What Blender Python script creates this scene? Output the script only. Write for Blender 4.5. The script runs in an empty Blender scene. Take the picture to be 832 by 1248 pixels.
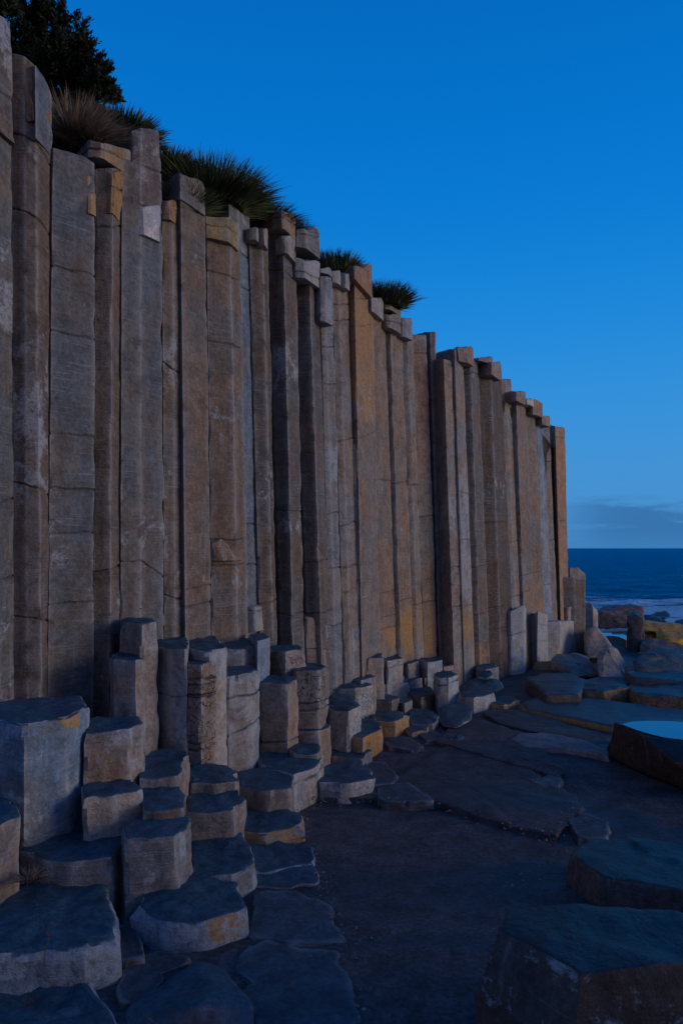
import bpy, bmesh, math, random
from mathutils import Vector, noise, Matrix
R = math.radians
F_PX, HOR, CX, EYE = 900.0, 668.0, 416.0, 2.0
scene = bpy.context.scene
col = scene.collection

# ------------------------------------------------------------------ helpers
def at(px, py, Y):
    return Vector(((px - CX) * Y / F_PX, Y, EYE + (HOR - py) * Y / F_PX))
def wallY(px):
    px = max(-60, min(700, px))
    rec = 0.0       # the cliff line steps back into a recess before the dark cleft
    for (a, va), (b, vb) in zip(RECESS, RECESS[1:]):
        if a <= px <= b: rec = va + (vb - va) * (px - a) / (b - a)
    return 1.0 / (0.2 - 0.1286 * px / 690.0) + rec
RECESS = ((436, 0), (470, .55), (500, .65), (530, .5), (553, .05), (560, 0))
INW = Vector((-0.80, 0.60, 0.0))

def tag(o, label=None, cat=None, group=None, kind=None):
    if label: o['label'] = label
    if cat: o['category'] = cat
    if group: o['group'] = group
    if kind: o['kind'] = kind
    elif label and cat: o['kind'] = 'thing'
    return o

def link_mesh(name, bm, mats, parent=None, sharp=26):
    me = bpy.data.meshes.new(name)
    bmesh.ops.recalc_face_normals(bm, faces=bm.faces)
    bm.to_mesh(me); bm.free()
    for m in (mats if isinstance(mats, (list, tuple)) else [mats]): me.materials.append(m)
    if sharp is not None:
        for p in me.polygons: p.use_smooth = True
        me.set_sharp_from_angle(angle=R(sharp))
    o = bpy.data.objects.new(name, me)
    col.objects.link(o)
    if parent is not None: o.parent = parent
    return o

def recenter(o, base):
    """Put the object's origin at its base."""
    o.data.transform(Matrix.Translation(-base)); o.location = base

# ------------------------------------------------------------------ materials
class NT:
    def __init__(s, name, world=False):
        if world:
            s.m = bpy.data.worlds.new(name); scene.world = s.m
        else:
            s.m = bpy.data.materials.new(name)
        s.m.use_nodes = True
        s.t = s.m.node_tree; s.t.nodes.clear()
    def n(s, typ, ins={}, **kw):
        nd = s.t.nodes.new(typ)
        for k, v in kw.items(): setattr(nd, k, v)
        for k, v in ins.items():
            if hasattr(v, 'is_output'): s.t.links.new(v, nd.inputs[k])
            else: nd.inputs[k].default_value = v
        return nd
    def math(s, op, a, b=0.0, clamp=False):
        return s.n('ShaderNodeMath', {0: a, 1: b}, operation=op, use_clamp=clamp).outputs[0]
    def mix(s, f, a, b, blend='MIX'):
        nd = s.n('ShaderNodeMix', data_type='RGBA', blend_type=blend)
        for i, v in ((0, f), (6, a), (7, b)):
            if hasattr(v, 'is_output'): s.t.links.new(v, nd.inputs[i])
            else: nd.inputs[i].default_value = v
        return nd.outputs[2]
    def ss(s, x, lo, hi, a=0.0, b=1.0):
        return s.n('ShaderNodeMapRange', {0: x, 1: lo, 2: hi, 3: a, 4: b}, interpolation_type='SMOOTHSTEP').outputs[0]
    def noise(s, vec, scale, detail=4, rough=.6, dist=0.0):
        return s.n('ShaderNodeTexNoise', {'Vector': vec, 'Scale': scale, 'Detail': detail, 'Roughness': rough, 'Distortion': dist}).outputs[0]

def c4(r, g=None, b=None):
    if g is None: return (r, r, r, 1)
    return (r, g, b, 1)

def rock_material(name, top=(0.045, 0.075, 0.10), top_amt=1.0, lichen=1.0, top_rough=.55, striate=1.0, streak_bump=1.0):
    s = NT(name)
    geo = s.n('ShaderNodeNewGeometry'); oi = s.n('ShaderNodeObjectInfo')
    off = s.n('ShaderNodeVectorMath', {0: (31.7, 17.3, 23.1)}, operation='SCALE')
    s.t.links.new(oi.outputs['Random'], off.inputs['Scale'])
    P = s.n('ShaderNodeVectorMath', {0: geo.outputs['Position'], 1: off.outputs[0]}, operation='ADD').outputs[0]
    def att(n): return s.n('ShaderNodeAttribute', attribute_name=n).outputs['Fac']
    edge, rust, pale, crk = att('edge'), att('rust'), att('pale'), att('crk')
    n1 = s.noise(P, 1.6, 5, .62); n2 = s.noise(P, 7.0, 6, .68, .4); n3 = s.noise(P, 32, 5, .7); n4 = s.noise(P, 110, 3, .7)
    # vertically drawn out staining
    mp = s.n('ShaderNodeMapping', {'Vector': P, 'Scale': (9, 9, .9)}).outputs[0]
    nv = s.noise(mp, 1.0, 5, .65)
    # diagonal scratches in the stone
    mp2 = s.n('ShaderNodeMapping', {'Vector': P, 'Rotation': (R(20), R(38), R(-35)), 'Scale': (3.0, 3.0, 75)}).outputs[0]
    sc = s.noise(mp2, 1.0, 3, .6)
    mp3 = s.n('ShaderNodeMapping', {'Vector': P, 'Rotation': (R(-10), R(-55), R(-35)), 'Scale': (2.5, 2.5, 90)}).outputs[0]
    sc2 = s.noise(mp3, 1.0, 3, .6)
    base = s.mix(0.0, oi.outputs['Color'], c4(1))
    warm = s.mix(1.0, base, c4(1.12, .96, .86), 'MULTIPLY')
    cool = s.mix(1.0, base, c4(.86, .99, 1.16), 'MULTIPLY')
    c = s.mix(s.ss(n1, .38, .62), warm, cool)
    c = s.mix(s.math('MULTIPLY', s.ss(nv, .42, .7), .45), c, s.mix(1.0, c, c4(.62, .56, .52), 'MULTIPLY'))
    v = s.ss(n2, .3, .7, .74, 1.26)
    c = s.mix(1.0, c, s.n('ShaderNodeCombineColor', {0: v, 1: v, 2: v}).outputs[0], 'MULTIPLY')
    v = s.ss(n3, .3, .72, .72, 1.28)
    c = s.mix(1.0, c, s.n('ShaderNodeCombineColor', {0: v, 1: v, 2: v}).outputs[0], 'MULTIPLY')
    nv2 = s.noise(s.n('ShaderNodeMapping', {'Vector': P, 'Location': (5, 3, 1), 'Scale': (14, 14, .7)}).outputs[0], 1.0, 6, .7)
    c = s.mix(s.math('MULTIPLY', s.ss(nv2, .56, .72), .34), c, c4(.36, .36, .38))
    scr = s.math('MULTIPLY', s.ss(sc, .56, .68), .42 * striate)
    c = s.mix(s.math('MULTIPLY', scr, s.ss(n1, .4, .6)), c, c4(.40, .38, .37))
    scr2 = s.math('MULTIPLY', s.ss(sc2, .60, .70), .45 * striate)
    c = s.mix(s.math('MULTIPLY', scr2, s.ss(n1, .6, .42)), c, c4(.36, .33, .33))
    # iron staining
    rn = s.noise(P, 3.3, 6, .7, .6)
    rf = s.math('ADD', rust, s.n('ShaderNodeMath', {0: oi.outputs['Alpha'], 1: -1.0}, operation='ADD').outputs[0])
    rf = s.math('SUBTRACT', rust, 0.0)
    rthr = s.math('SUBTRACT', s.math('ADD', rn, s.math('MULTIPLY', rf, .56)), .79)
    rfac = s.ss(rthr, -.06, .22)
    rc = s.mix(s.ss(n3, .35, .65), c4(.42, .18, .04), c4(.50, .31, .13))
    c = s.mix(s.math('MULTIPLY', rfac, .85), c, rc)
    # pale crusts of lichen and salt
    ln = s.noise(P, 5.2, 9, .76, .25)
    lf = s.math('ADD', ln, s.math('MULTIPLY', pale, .34))
    lf = s.math('ADD', lf, s.math('MULTIPLY', edge, .035))
    l1 = s.math('MULTIPLY', s.ss(lf, .625, .70), s.ss(n3, .34, .55, .35, 1.0))
    c = s.mix(s.math('MULTIPLY', l1, .78 * lichen), c, c4(.42, .43, .47))
    # worn edges
    ew = s.math('MULTIPLY', edge, s.ss(n2, .32, .55))
    c = s.mix(s.math('MULTIPLY', ew, .62), c, c4(.44, .42, .42))
    # weathered, damp top surface, with dim blue skylight put into its colour
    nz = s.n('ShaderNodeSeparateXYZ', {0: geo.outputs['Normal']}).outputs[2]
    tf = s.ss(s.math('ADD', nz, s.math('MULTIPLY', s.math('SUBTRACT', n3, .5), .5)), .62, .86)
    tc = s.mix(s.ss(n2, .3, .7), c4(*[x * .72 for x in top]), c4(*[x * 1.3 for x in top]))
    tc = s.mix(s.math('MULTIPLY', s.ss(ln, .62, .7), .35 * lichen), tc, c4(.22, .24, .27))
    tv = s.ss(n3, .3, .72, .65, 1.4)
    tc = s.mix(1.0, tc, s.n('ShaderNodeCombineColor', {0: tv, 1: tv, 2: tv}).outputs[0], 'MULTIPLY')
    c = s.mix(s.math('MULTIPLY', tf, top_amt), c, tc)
    # crack network
    wp = s.n('ShaderNodeVectorMath', {0: P, 1: s.n('ShaderNodeTexNoise', {'Vector': P, 'Scale': 5.0}).outputs['Color']}, operation='ADD').outputs[0]
    vo = s.n('ShaderNodeTexVoronoi', {'Vector': wp, 'Scale': 5.0}, feature='DISTANCE_TO_EDGE').outputs['Distance']
    cf = s.math('MULTIPLY', s.ss(vo, .03, .0), crk)
    c = s.mix(cf, c, c4(.02, .016, .013))
    rgh = s.n('ShaderNodeMix', {0: s.math('MULTIPLY', tf, top_amt), 2: .82, 3: top_rough}, data_type='FLOAT').outputs[0]
    h = s.math('ADD', s.math('MULTIPLY', n2, .5), s.math('MULTIPLY', n3, .30))
    h = s.math('ADD', h, s.math('MULTIPLY', n4, .10))
    h = s.math('ADD', h, s.math('MULTIPLY', sc, .14 * striate * streak_bump))
    h = s.math('ADD', h, s.math('MULTIPLY', sc2, .10 * striate * streak_bump))
    h = s.math('SUBTRACT', h, s.math('MULTIPLY', cf, .8))
    bp = s.n('ShaderNodeBump', {'Strength': .85, 'Distance': .035, 'Height': h}).outputs[0]
    b = s.n('ShaderNodeBsdfPrincipled', {'Base Color': c, 'Roughness': rgh, 'Normal': bp, 'Specular IOR Level': .35})
    s.n('ShaderNodeOutputMaterial', {0: b.outputs[0]})
    return s.m

M = {}
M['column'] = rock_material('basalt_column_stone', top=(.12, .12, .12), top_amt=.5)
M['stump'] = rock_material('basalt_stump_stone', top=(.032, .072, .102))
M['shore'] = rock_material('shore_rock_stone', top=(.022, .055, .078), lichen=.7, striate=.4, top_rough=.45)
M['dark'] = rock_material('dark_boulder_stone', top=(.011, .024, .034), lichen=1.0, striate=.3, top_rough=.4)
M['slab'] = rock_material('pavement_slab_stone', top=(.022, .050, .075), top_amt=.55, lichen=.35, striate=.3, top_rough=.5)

def simple_mat(name, colr, rough=.8, spec=.3, noise_scale=None, amt=.3, transl=0):
    s = NT(name)
    c = c4(*colr)
    geo = s.n('ShaderNodeNewGeometry')
    if noise_scale:
        n = s.noise(geo.outputs['Position'], noise_scale, 3)
        c = s.mix(s.ss(n, .35, .65), c4(*[x * (1 - amt) for x in colr]), c4(*[x * (1 + amt) for x in colr]))
    b = s.n('ShaderNodeBsdfPrincipled', {'Base Color': c, 'Roughness': rough, 'Specular IOR Level': spec})
    s.n('ShaderNodeOutputMaterial', {0: b.outputs[0]})
    return s.m
M['bark'] = simple_mat('tree_bark', (.07, .055, .045), .9, .2, 20)
M['needles'] = simple_mat('conifer_needles', (.032, .042, .024), .7, .2, 3.0, .55)
M['grass_dry'] = simple_mat('dry_tussock_blades', (.34, .26, .20), .8, .2, 9, .35)
M['grass_green'] = simple_mat('green_tussock_blades', (.13, .15, .07), .75, .2, 7, .45)
M['grass_dark'] = simple_mat('dark_tussock_blades', (.10, .12, .07), .75, .2, 7, .45)
M['soil'] = simple_mat('hillside_soil', (.07, .055, .04), .95, .1, 3, .4)
M['twig'] = simple_mat('dry_twig', (.16, .11, .09), .8, .2, 20)

# ------------------------------------------------------------------ rock prism
def interp_ranges(z, rr, soft=.45):
    v = 0
    for lo, hi, a in rr:
        w = min(1, max(0, (z - lo) / soft + .5)) * min(1, max(0, (hi - z) / soft + .5))
        v = max(v, w * a)
    return v

def prism_bm(bot, top, cracks=(), rim=.014, amp=.0042, seg=.05, dz=.06, rad=.018, seed=0,
             rust=(), pale=(), crk=(), chip=.03, top_amp=.01, facet=.006, bow=0.0):
    """Closed irregular prism. bot/top: equal lists of corner Vectors."""
    N = len(bot)
    mid = [(a + b) * .5 for a, b in zip(bot, top)]
    W = []; LIM = []     # ring points: (weights, edgeflag); how deep a corner may chip
    for i in range(N):
        p, q, nx = mid[i - 1], mid[i], mid[(i + 1) % N]
        lp, ln_ = (p - q).length, (nx - q).length
        a = min(.4, rad / max(lp, 1e-4)); b = min(.4, rad / max(ln_, 1e-4))
        ip, inn = (i - 1) % N, (i + 1) % N
        flat_ = abs(math.pi - (p - q).angle(nx - q, math.pi)) < .22
        turn = math.pi - (p - q).angle(nx - q, math.pi); LIM.append(rad * math.sin(turn / 2) * 1.15)
        W.append(({i: 1 - a, ip: a}, 0.0 if flat_ else .35))
        W.append(({i: 1 - a * .09 - b * .09, ip: a * .09, inn: b * .09}, 0.0 if flat_ else 1.0))
        W.append(({i: 1 - b, inn: b}, 0.0 if flat_ else .35))
        length = ln_
        k = max(1, min(26, int(math.ceil(length * (1 - 2 * b) / seg))))
        b2 = min(.4, rad / max(ln_, 1e-4))
        for j in range(1, k):
            t = b + (1 - b - b2) * j / k
            W.append(({i: 1 - t, inn: t}, 0.0))
    H = sum((t - b).length for t, b in zip(top, bot)) / N
    zb = sum(b.z for b in bot) / N
    so = Vector((seed * 7.13 % 97, seed * 3.71 % 89, seed * 5.3 % 83))
    cen_b = sum(bot, Vector()) / N; cen_t = sum(top, Vector()) / N
    ts = []
    n = max(2, int(math.ceil((H - rim) / dz)))
    cz = sorted([((c[0] - zb) / H, c[1]) for c in cracks])
    for i in range(n + 1):
        t = i / n * (1 - rim / H)
        if all(abs(t - c[0]) * H > dz * .6 for c in cz): ts.append((t, 0.0))
    cd = .015
    for t0, tl in cz:
        g = .006 / H
        ts += [(t0 - g * 2.2, 0.0), (t0 - g, .007), (t0, cd), (t0 + g, .007), (t0 + g * 2.2, 0.0)]
    ts.sort()
    ts = [(t, ins) for t, ins in ts if 0 <= t <= 1 - rim / H + 1e-6]
    for k, (dzz, ins) in enumerate(((.45, .22), (.12, .6), (0.0, 1.0))):
        ts.append((1 - rim * dzz / H, rim * ins))
    knots = [(0, 0.0)] + [(c[0], c[1]) for c in cz] + [(1, 0.0)]
    def tilt(t):
        for (a, ta), (b, tb) in zip(knots, knots[1:]):
            if a <= t <= b + 1e-9:
                return ta + (tb - ta) * ((t - a) / max(b - a, 1e-6))
        return 0
    bm = bmesh.new()
    lay = {k: bm.verts.layers.float.new(k) for k in ('edge', 'rust', 'pale', 'crk')}
    width = max((a - b).length for a in mid for b in mid)
    def emit(p, e, zz):
        v = bm.verts.new(p); v[lay['edge']] = e
        v[lay['rust']] = interp_ranges(zz, rust); v[lay['pale']] = interp_ranges(zz, pale); v[lay['crk']] = interp_ranges(zz, crk, .25)
        return v
    rings = []
    for li, (t, ins) in enumerate(ts):
        c = cen_b.lerp(cen_t, t); tt = tilt(t)
        ring = []
        for w, e in W:
            p = Vector()
            for j, wt in w.items(): p += bot[j].lerp(top[j], t) * wt
            d = (p - c); d.z = 0; dl = max(d.length, 1e-4); dn = d / dl
            u = (p.x - c.x) / max(width * .5, .01)
            isc = ins in (.007, cd)
            p.z += tt * u
            if isc or any(abs(t - c0[0]) * H < .05 for c0 in cz):
                p.z += noise.noise(Vector((p.x * 9, p.y * 9, c.z * 2)) + so) * .014 + noise.noise(Vector((p.x * 35, p.y * 35, c.z)) + so) * .006
            q = p + so
            # slow undulation, fine roughness, chipped corners
            g = noise.noise(q * 1.7) * amp * 1.6 + noise.noise(q * 6) * amp + noise.noise(q * 22) * amp * .45
            cl = noise.cell_vector(q * 4.5 + noise.noise_vector(q * 3) * .6)
            g += (cl.x - .5) * facet
            if bow: g += bow * math.sin(math.pi * t)
            if e > 0:
                ch = max(0, noise.noise(q * 4.3) - .12) + max(0, noise.noise(q * 13) - .25) * .6
                g -= min(ch * chip, LIM[max(w, key=w.get)]) * (1 if e > .9 else .12)
            if isc: g += noise.noise(q * 30) * .004
            if li >= len(ts) - 4:
                g -= max(0, noise.noise(q * 7 + Vector((9, 2, 5))) - .1) * chip * .55
            p += dn * (g - min(ins, dl * .7))
            if li >= len(ts) - 3: p.z += noise.noise(q * 8) * top_amp
            ring.append(emit(p, max(e, .75 if ins and li >= len(ts) - 2 else 0), p.z))
        rings.append(ring)
    m = len(W)
    for a, b in zip(rings, rings[1:]):
        for i in range(m):
            bm.faces.new((a[i], a[(i + 1) % m], b[(i + 1) % m], b[i]))
    # top surface as concentric rings
    prev = rings[-1]
    cen = sum((v.co for v in prev), Vector()) / m
    base = [v.co.copy() for v in prev]
    nr = max(2, min(9, int(width * .5 / seg)))
    for k in range(1, nr):
        f = 1 - k / nr
        ring = []
        for i in range(m):
            p = cen.lerp(base[i], f)
            q = p + so
            p.z += (noise.noise(q * 3) * top_amp * 2.2 + noise.noise(q * 11) * top_amp) * min(1, (1 - f) * 4)
            ring.append(emit(p, 0, p.z))
        for i in range(m):
            bm.faces.new((prev[i], prev[(i + 1) % m], ring[(i + 1) % m], ring[i]))
        prev = ring
    cv = emit(cen + Vector((0, 0, noise.noise((cen + so) * 3) * top_amp * 2)), 0, cen.z)
    for i in range(m): bm.faces.new((prev[i], prev[(i + 1) % m], cv))
    bm.faces.new(list(reversed(rings[0])))
    return bm

seed_n = [0]
def nseed():
    seed_n[0] += 1
    return seed_n[0]

# tints
GB = (.235, .197, .175)    # grey brown
BR = (.225, .175, .143)    # brown
GR = (.210, .206, .210)    # grey
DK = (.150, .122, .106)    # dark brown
BL = (.175, .220, .275)    # blue grey
PA = (.340, .315, .295)    # pale
OR = (.400, .220, .085)    # orange brown
YE = (.95, .46, .03)    # yellow

def colpart(name, tint, F, yt, yb, parent, ground=False, cracks=(), rust=(), pale=(), crk=(), deep=.34, off=0.0, **kw):
    """F: (px at top, px at bottom, depth offset from the cliff line). Pixel heights are turned into metres at each point's own depth."""
    if not hasattr(yt, '__len__'): yt = [yt] * len(F)
    top, bot = [], []
    Ys = [wallY(b) + d + off for a, b, d in F]
    Ym = sum(Ys) / len(Ys)
    zof = lambda y: EYE + (HOR - y) * Ym / F_PX
    for (xt, xb, d), y, Y in zip(F, yt, Ys):
        pt = at(xt, y, Y); pb = at(xb, yb, Y); pb.z = zof(yb)
        if ground:
            k = (-.25 - pb.z) / (pt.z - pb.z)
            pb = pb + (pt - pb) * k
        top.append(pt); bot.append(pb)
    tb, bb = [], []
    back = [top[-1] + INW * deep, top[0] + INW * deep + Vector((0, .12, 0))]
    backb = [bot[-1] + INW * deep, bot[0] + INW * deep + Vector((0, .12, 0))]
    top += back; bot += backb
    conv = lambda rr: [(zof(b) if b < 5000 else -1, zof(a), v) for a, b, v in rr]
    ck = [(zof(y), -tl * Ym / F_PX * .10) for y, tl in cracks]
    if ground:
        rj = random.Random(int(F[0][0] * 7 + F[0][1])); zz = rj.uniform(.9, 2.6)
        while zz < max(t.z for t in top) - .4:
            if all(abs(zz - c[0]) > .25 for c in ck): ck.append((zz, rj.uniform(-.02, .02)))
            zz += rj.uniform(2.6, 4.5)
    bm = prism_bm(bot, top, cracks=ck, rust=conv(rust), pale=conv(pale), crk=conv(crk), seed=nseed(), **kw)
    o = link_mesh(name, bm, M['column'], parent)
    k = .74 + .56 * min(1, max(0, (F[0][1] - 120) / 400))      # tint factor rises and warms from the near columns to the far ones
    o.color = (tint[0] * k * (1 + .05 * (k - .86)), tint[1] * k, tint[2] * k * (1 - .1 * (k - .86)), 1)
    return o

CG = 'tall basalt columns forming the cliff face'
def column(label, tint, F, yt, yb, parts=(), **kw):
    Ym = sum(wallY(b) + d for a, b, d in F) / len(F)
    base = at(sum(b for a, b, d in F) / len(F), yb, Ym); base.z = -.25
    if parts:
        e = bpy.data.objects.new('basalt_column', None); col.objects.link(e); e.location = base
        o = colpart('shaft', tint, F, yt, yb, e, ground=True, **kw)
        o.data.transform(Matrix.Translation(-base))
        for nm, tn, f2, t2, b2, k2 in parts:
            lab = k2.pop('label', None)
            k2['rim'] = min(.05, k2.get('rim', .02)); k2.setdefault('rad', .018); k2.setdefault('off', .032); k2.setdefault('chip', .07); k2.setdefault('top_amp', .018)
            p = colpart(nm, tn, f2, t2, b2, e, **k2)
            p.data.transform(Matrix.Translation(-base))
            if lab: p['label'] = lab
        tag(e, label, 'rock column', CG)
    else:
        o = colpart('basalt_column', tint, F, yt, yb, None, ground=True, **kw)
        recenter(o, base)
        tag(o, label, 'rock column', CG)

# ------------------------------------------------------------------ the cliff columns, near to far
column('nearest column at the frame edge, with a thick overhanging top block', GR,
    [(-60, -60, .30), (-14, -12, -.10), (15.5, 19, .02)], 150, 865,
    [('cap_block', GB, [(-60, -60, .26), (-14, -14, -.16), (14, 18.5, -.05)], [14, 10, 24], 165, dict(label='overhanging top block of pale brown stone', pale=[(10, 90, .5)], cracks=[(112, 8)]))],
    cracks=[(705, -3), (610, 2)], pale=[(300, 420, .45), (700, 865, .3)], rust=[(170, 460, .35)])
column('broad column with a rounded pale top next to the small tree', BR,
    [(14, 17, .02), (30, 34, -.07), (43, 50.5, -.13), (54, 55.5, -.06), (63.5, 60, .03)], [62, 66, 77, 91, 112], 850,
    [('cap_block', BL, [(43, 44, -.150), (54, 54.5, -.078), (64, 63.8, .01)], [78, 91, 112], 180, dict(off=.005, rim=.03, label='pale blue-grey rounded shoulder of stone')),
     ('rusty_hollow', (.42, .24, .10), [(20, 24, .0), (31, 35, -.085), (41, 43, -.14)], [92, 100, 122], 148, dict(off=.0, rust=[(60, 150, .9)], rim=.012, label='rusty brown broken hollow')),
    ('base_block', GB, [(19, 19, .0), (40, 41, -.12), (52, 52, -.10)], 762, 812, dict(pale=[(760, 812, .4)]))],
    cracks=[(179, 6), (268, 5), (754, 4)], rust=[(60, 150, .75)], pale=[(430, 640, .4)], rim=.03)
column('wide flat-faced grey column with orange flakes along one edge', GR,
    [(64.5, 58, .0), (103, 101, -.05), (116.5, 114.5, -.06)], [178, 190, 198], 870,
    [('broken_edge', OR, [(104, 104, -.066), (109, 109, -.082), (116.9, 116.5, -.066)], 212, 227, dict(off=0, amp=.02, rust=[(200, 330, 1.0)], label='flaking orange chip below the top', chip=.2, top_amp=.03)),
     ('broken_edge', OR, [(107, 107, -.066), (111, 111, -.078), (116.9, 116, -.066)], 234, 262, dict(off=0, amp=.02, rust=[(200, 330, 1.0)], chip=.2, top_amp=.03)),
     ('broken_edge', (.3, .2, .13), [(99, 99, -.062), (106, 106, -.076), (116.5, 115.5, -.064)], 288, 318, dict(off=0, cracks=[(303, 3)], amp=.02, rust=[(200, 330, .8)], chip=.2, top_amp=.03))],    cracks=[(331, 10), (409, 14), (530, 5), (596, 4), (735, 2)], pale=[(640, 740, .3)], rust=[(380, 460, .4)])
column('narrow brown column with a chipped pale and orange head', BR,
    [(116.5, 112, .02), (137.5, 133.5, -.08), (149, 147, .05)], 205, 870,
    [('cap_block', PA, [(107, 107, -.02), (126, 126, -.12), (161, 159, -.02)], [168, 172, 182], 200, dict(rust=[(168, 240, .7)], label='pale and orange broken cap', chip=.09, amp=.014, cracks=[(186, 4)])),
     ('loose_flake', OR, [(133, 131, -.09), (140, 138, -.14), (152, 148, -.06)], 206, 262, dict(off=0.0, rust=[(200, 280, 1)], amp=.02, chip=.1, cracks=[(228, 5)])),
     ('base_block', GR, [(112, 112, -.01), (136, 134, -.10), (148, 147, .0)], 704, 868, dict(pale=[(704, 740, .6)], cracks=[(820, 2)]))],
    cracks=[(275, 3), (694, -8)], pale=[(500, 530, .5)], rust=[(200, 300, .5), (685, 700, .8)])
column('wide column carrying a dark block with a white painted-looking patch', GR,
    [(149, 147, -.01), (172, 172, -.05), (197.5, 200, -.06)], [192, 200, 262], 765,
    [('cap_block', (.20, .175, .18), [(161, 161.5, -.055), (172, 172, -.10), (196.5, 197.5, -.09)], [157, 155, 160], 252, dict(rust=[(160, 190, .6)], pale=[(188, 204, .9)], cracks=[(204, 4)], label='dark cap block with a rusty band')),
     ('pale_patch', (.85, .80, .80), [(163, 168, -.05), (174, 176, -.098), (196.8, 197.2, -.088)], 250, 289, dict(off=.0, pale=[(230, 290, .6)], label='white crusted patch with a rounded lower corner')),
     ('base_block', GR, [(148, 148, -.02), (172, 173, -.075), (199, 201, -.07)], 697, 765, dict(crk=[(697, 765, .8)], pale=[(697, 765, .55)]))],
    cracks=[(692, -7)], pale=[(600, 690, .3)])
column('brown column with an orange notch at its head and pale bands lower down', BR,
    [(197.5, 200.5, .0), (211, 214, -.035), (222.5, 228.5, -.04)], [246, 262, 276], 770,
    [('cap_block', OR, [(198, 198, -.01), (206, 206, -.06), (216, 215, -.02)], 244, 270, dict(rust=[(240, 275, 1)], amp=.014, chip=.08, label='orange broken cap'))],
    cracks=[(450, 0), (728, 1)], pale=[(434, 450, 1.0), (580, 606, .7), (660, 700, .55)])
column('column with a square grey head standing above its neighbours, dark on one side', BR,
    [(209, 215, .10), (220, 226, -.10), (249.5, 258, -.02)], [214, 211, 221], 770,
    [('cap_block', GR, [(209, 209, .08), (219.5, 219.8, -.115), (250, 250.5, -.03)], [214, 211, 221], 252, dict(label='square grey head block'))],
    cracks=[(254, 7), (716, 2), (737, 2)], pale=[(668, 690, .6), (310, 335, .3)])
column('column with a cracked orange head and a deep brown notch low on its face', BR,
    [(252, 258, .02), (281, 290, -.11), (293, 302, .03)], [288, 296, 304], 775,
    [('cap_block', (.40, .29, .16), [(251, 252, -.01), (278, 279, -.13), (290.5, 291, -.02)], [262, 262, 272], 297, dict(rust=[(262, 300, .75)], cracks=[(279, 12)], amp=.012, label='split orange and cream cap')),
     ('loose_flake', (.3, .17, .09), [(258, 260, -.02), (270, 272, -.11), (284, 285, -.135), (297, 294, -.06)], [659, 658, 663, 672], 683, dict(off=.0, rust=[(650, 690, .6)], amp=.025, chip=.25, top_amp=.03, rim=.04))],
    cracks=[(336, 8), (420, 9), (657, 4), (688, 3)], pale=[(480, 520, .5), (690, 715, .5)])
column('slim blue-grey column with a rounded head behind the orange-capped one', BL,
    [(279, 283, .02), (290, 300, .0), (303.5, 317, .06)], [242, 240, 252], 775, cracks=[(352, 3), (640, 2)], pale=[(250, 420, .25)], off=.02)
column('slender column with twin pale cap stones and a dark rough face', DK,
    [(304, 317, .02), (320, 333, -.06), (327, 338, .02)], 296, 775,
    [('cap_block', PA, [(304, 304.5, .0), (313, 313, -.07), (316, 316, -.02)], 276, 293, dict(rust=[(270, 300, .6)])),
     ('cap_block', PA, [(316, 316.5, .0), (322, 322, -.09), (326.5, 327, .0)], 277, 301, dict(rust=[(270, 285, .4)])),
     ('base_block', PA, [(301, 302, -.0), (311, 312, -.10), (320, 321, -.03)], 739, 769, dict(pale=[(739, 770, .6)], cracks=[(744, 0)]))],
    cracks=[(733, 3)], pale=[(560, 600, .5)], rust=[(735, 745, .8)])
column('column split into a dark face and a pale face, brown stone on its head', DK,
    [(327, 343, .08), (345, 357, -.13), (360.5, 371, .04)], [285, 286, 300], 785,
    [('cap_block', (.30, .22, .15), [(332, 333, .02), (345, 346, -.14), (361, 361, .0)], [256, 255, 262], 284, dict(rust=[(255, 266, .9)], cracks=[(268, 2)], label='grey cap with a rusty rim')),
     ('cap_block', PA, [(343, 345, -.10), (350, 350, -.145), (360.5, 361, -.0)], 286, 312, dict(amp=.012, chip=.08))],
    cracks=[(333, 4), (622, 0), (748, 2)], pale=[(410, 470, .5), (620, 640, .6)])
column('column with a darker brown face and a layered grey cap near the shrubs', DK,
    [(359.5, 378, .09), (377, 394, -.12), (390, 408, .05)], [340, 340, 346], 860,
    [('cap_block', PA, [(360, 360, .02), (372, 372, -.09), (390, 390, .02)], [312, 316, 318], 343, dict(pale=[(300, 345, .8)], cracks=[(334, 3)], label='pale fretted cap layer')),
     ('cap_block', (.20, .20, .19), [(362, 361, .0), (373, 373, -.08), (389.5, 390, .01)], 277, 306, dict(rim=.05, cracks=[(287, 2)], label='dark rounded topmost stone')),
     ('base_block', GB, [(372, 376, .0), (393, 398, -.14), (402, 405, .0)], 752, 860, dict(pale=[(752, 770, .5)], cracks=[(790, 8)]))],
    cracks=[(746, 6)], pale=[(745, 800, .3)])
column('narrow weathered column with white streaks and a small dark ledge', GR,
    [(389.5, 404, .03), (395, 411, -.02), (405, 419, .0)], 330, 860,
    [('cap_block', (.24, .24, .27), [(390, 390.5, -.0), (398, 398, -.05), (404.5, 405, -.02)], 336, 394, dict(pale=[(376, 394, .9)]))],
    cracks=[(396, 4), (422, 4), (468, 5), (692, 1), (762, 3)], pale=[(395, 420, .5), (540, 590, .8), (650, 680, .5)], rust=[(485, 500, .7)])
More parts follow.
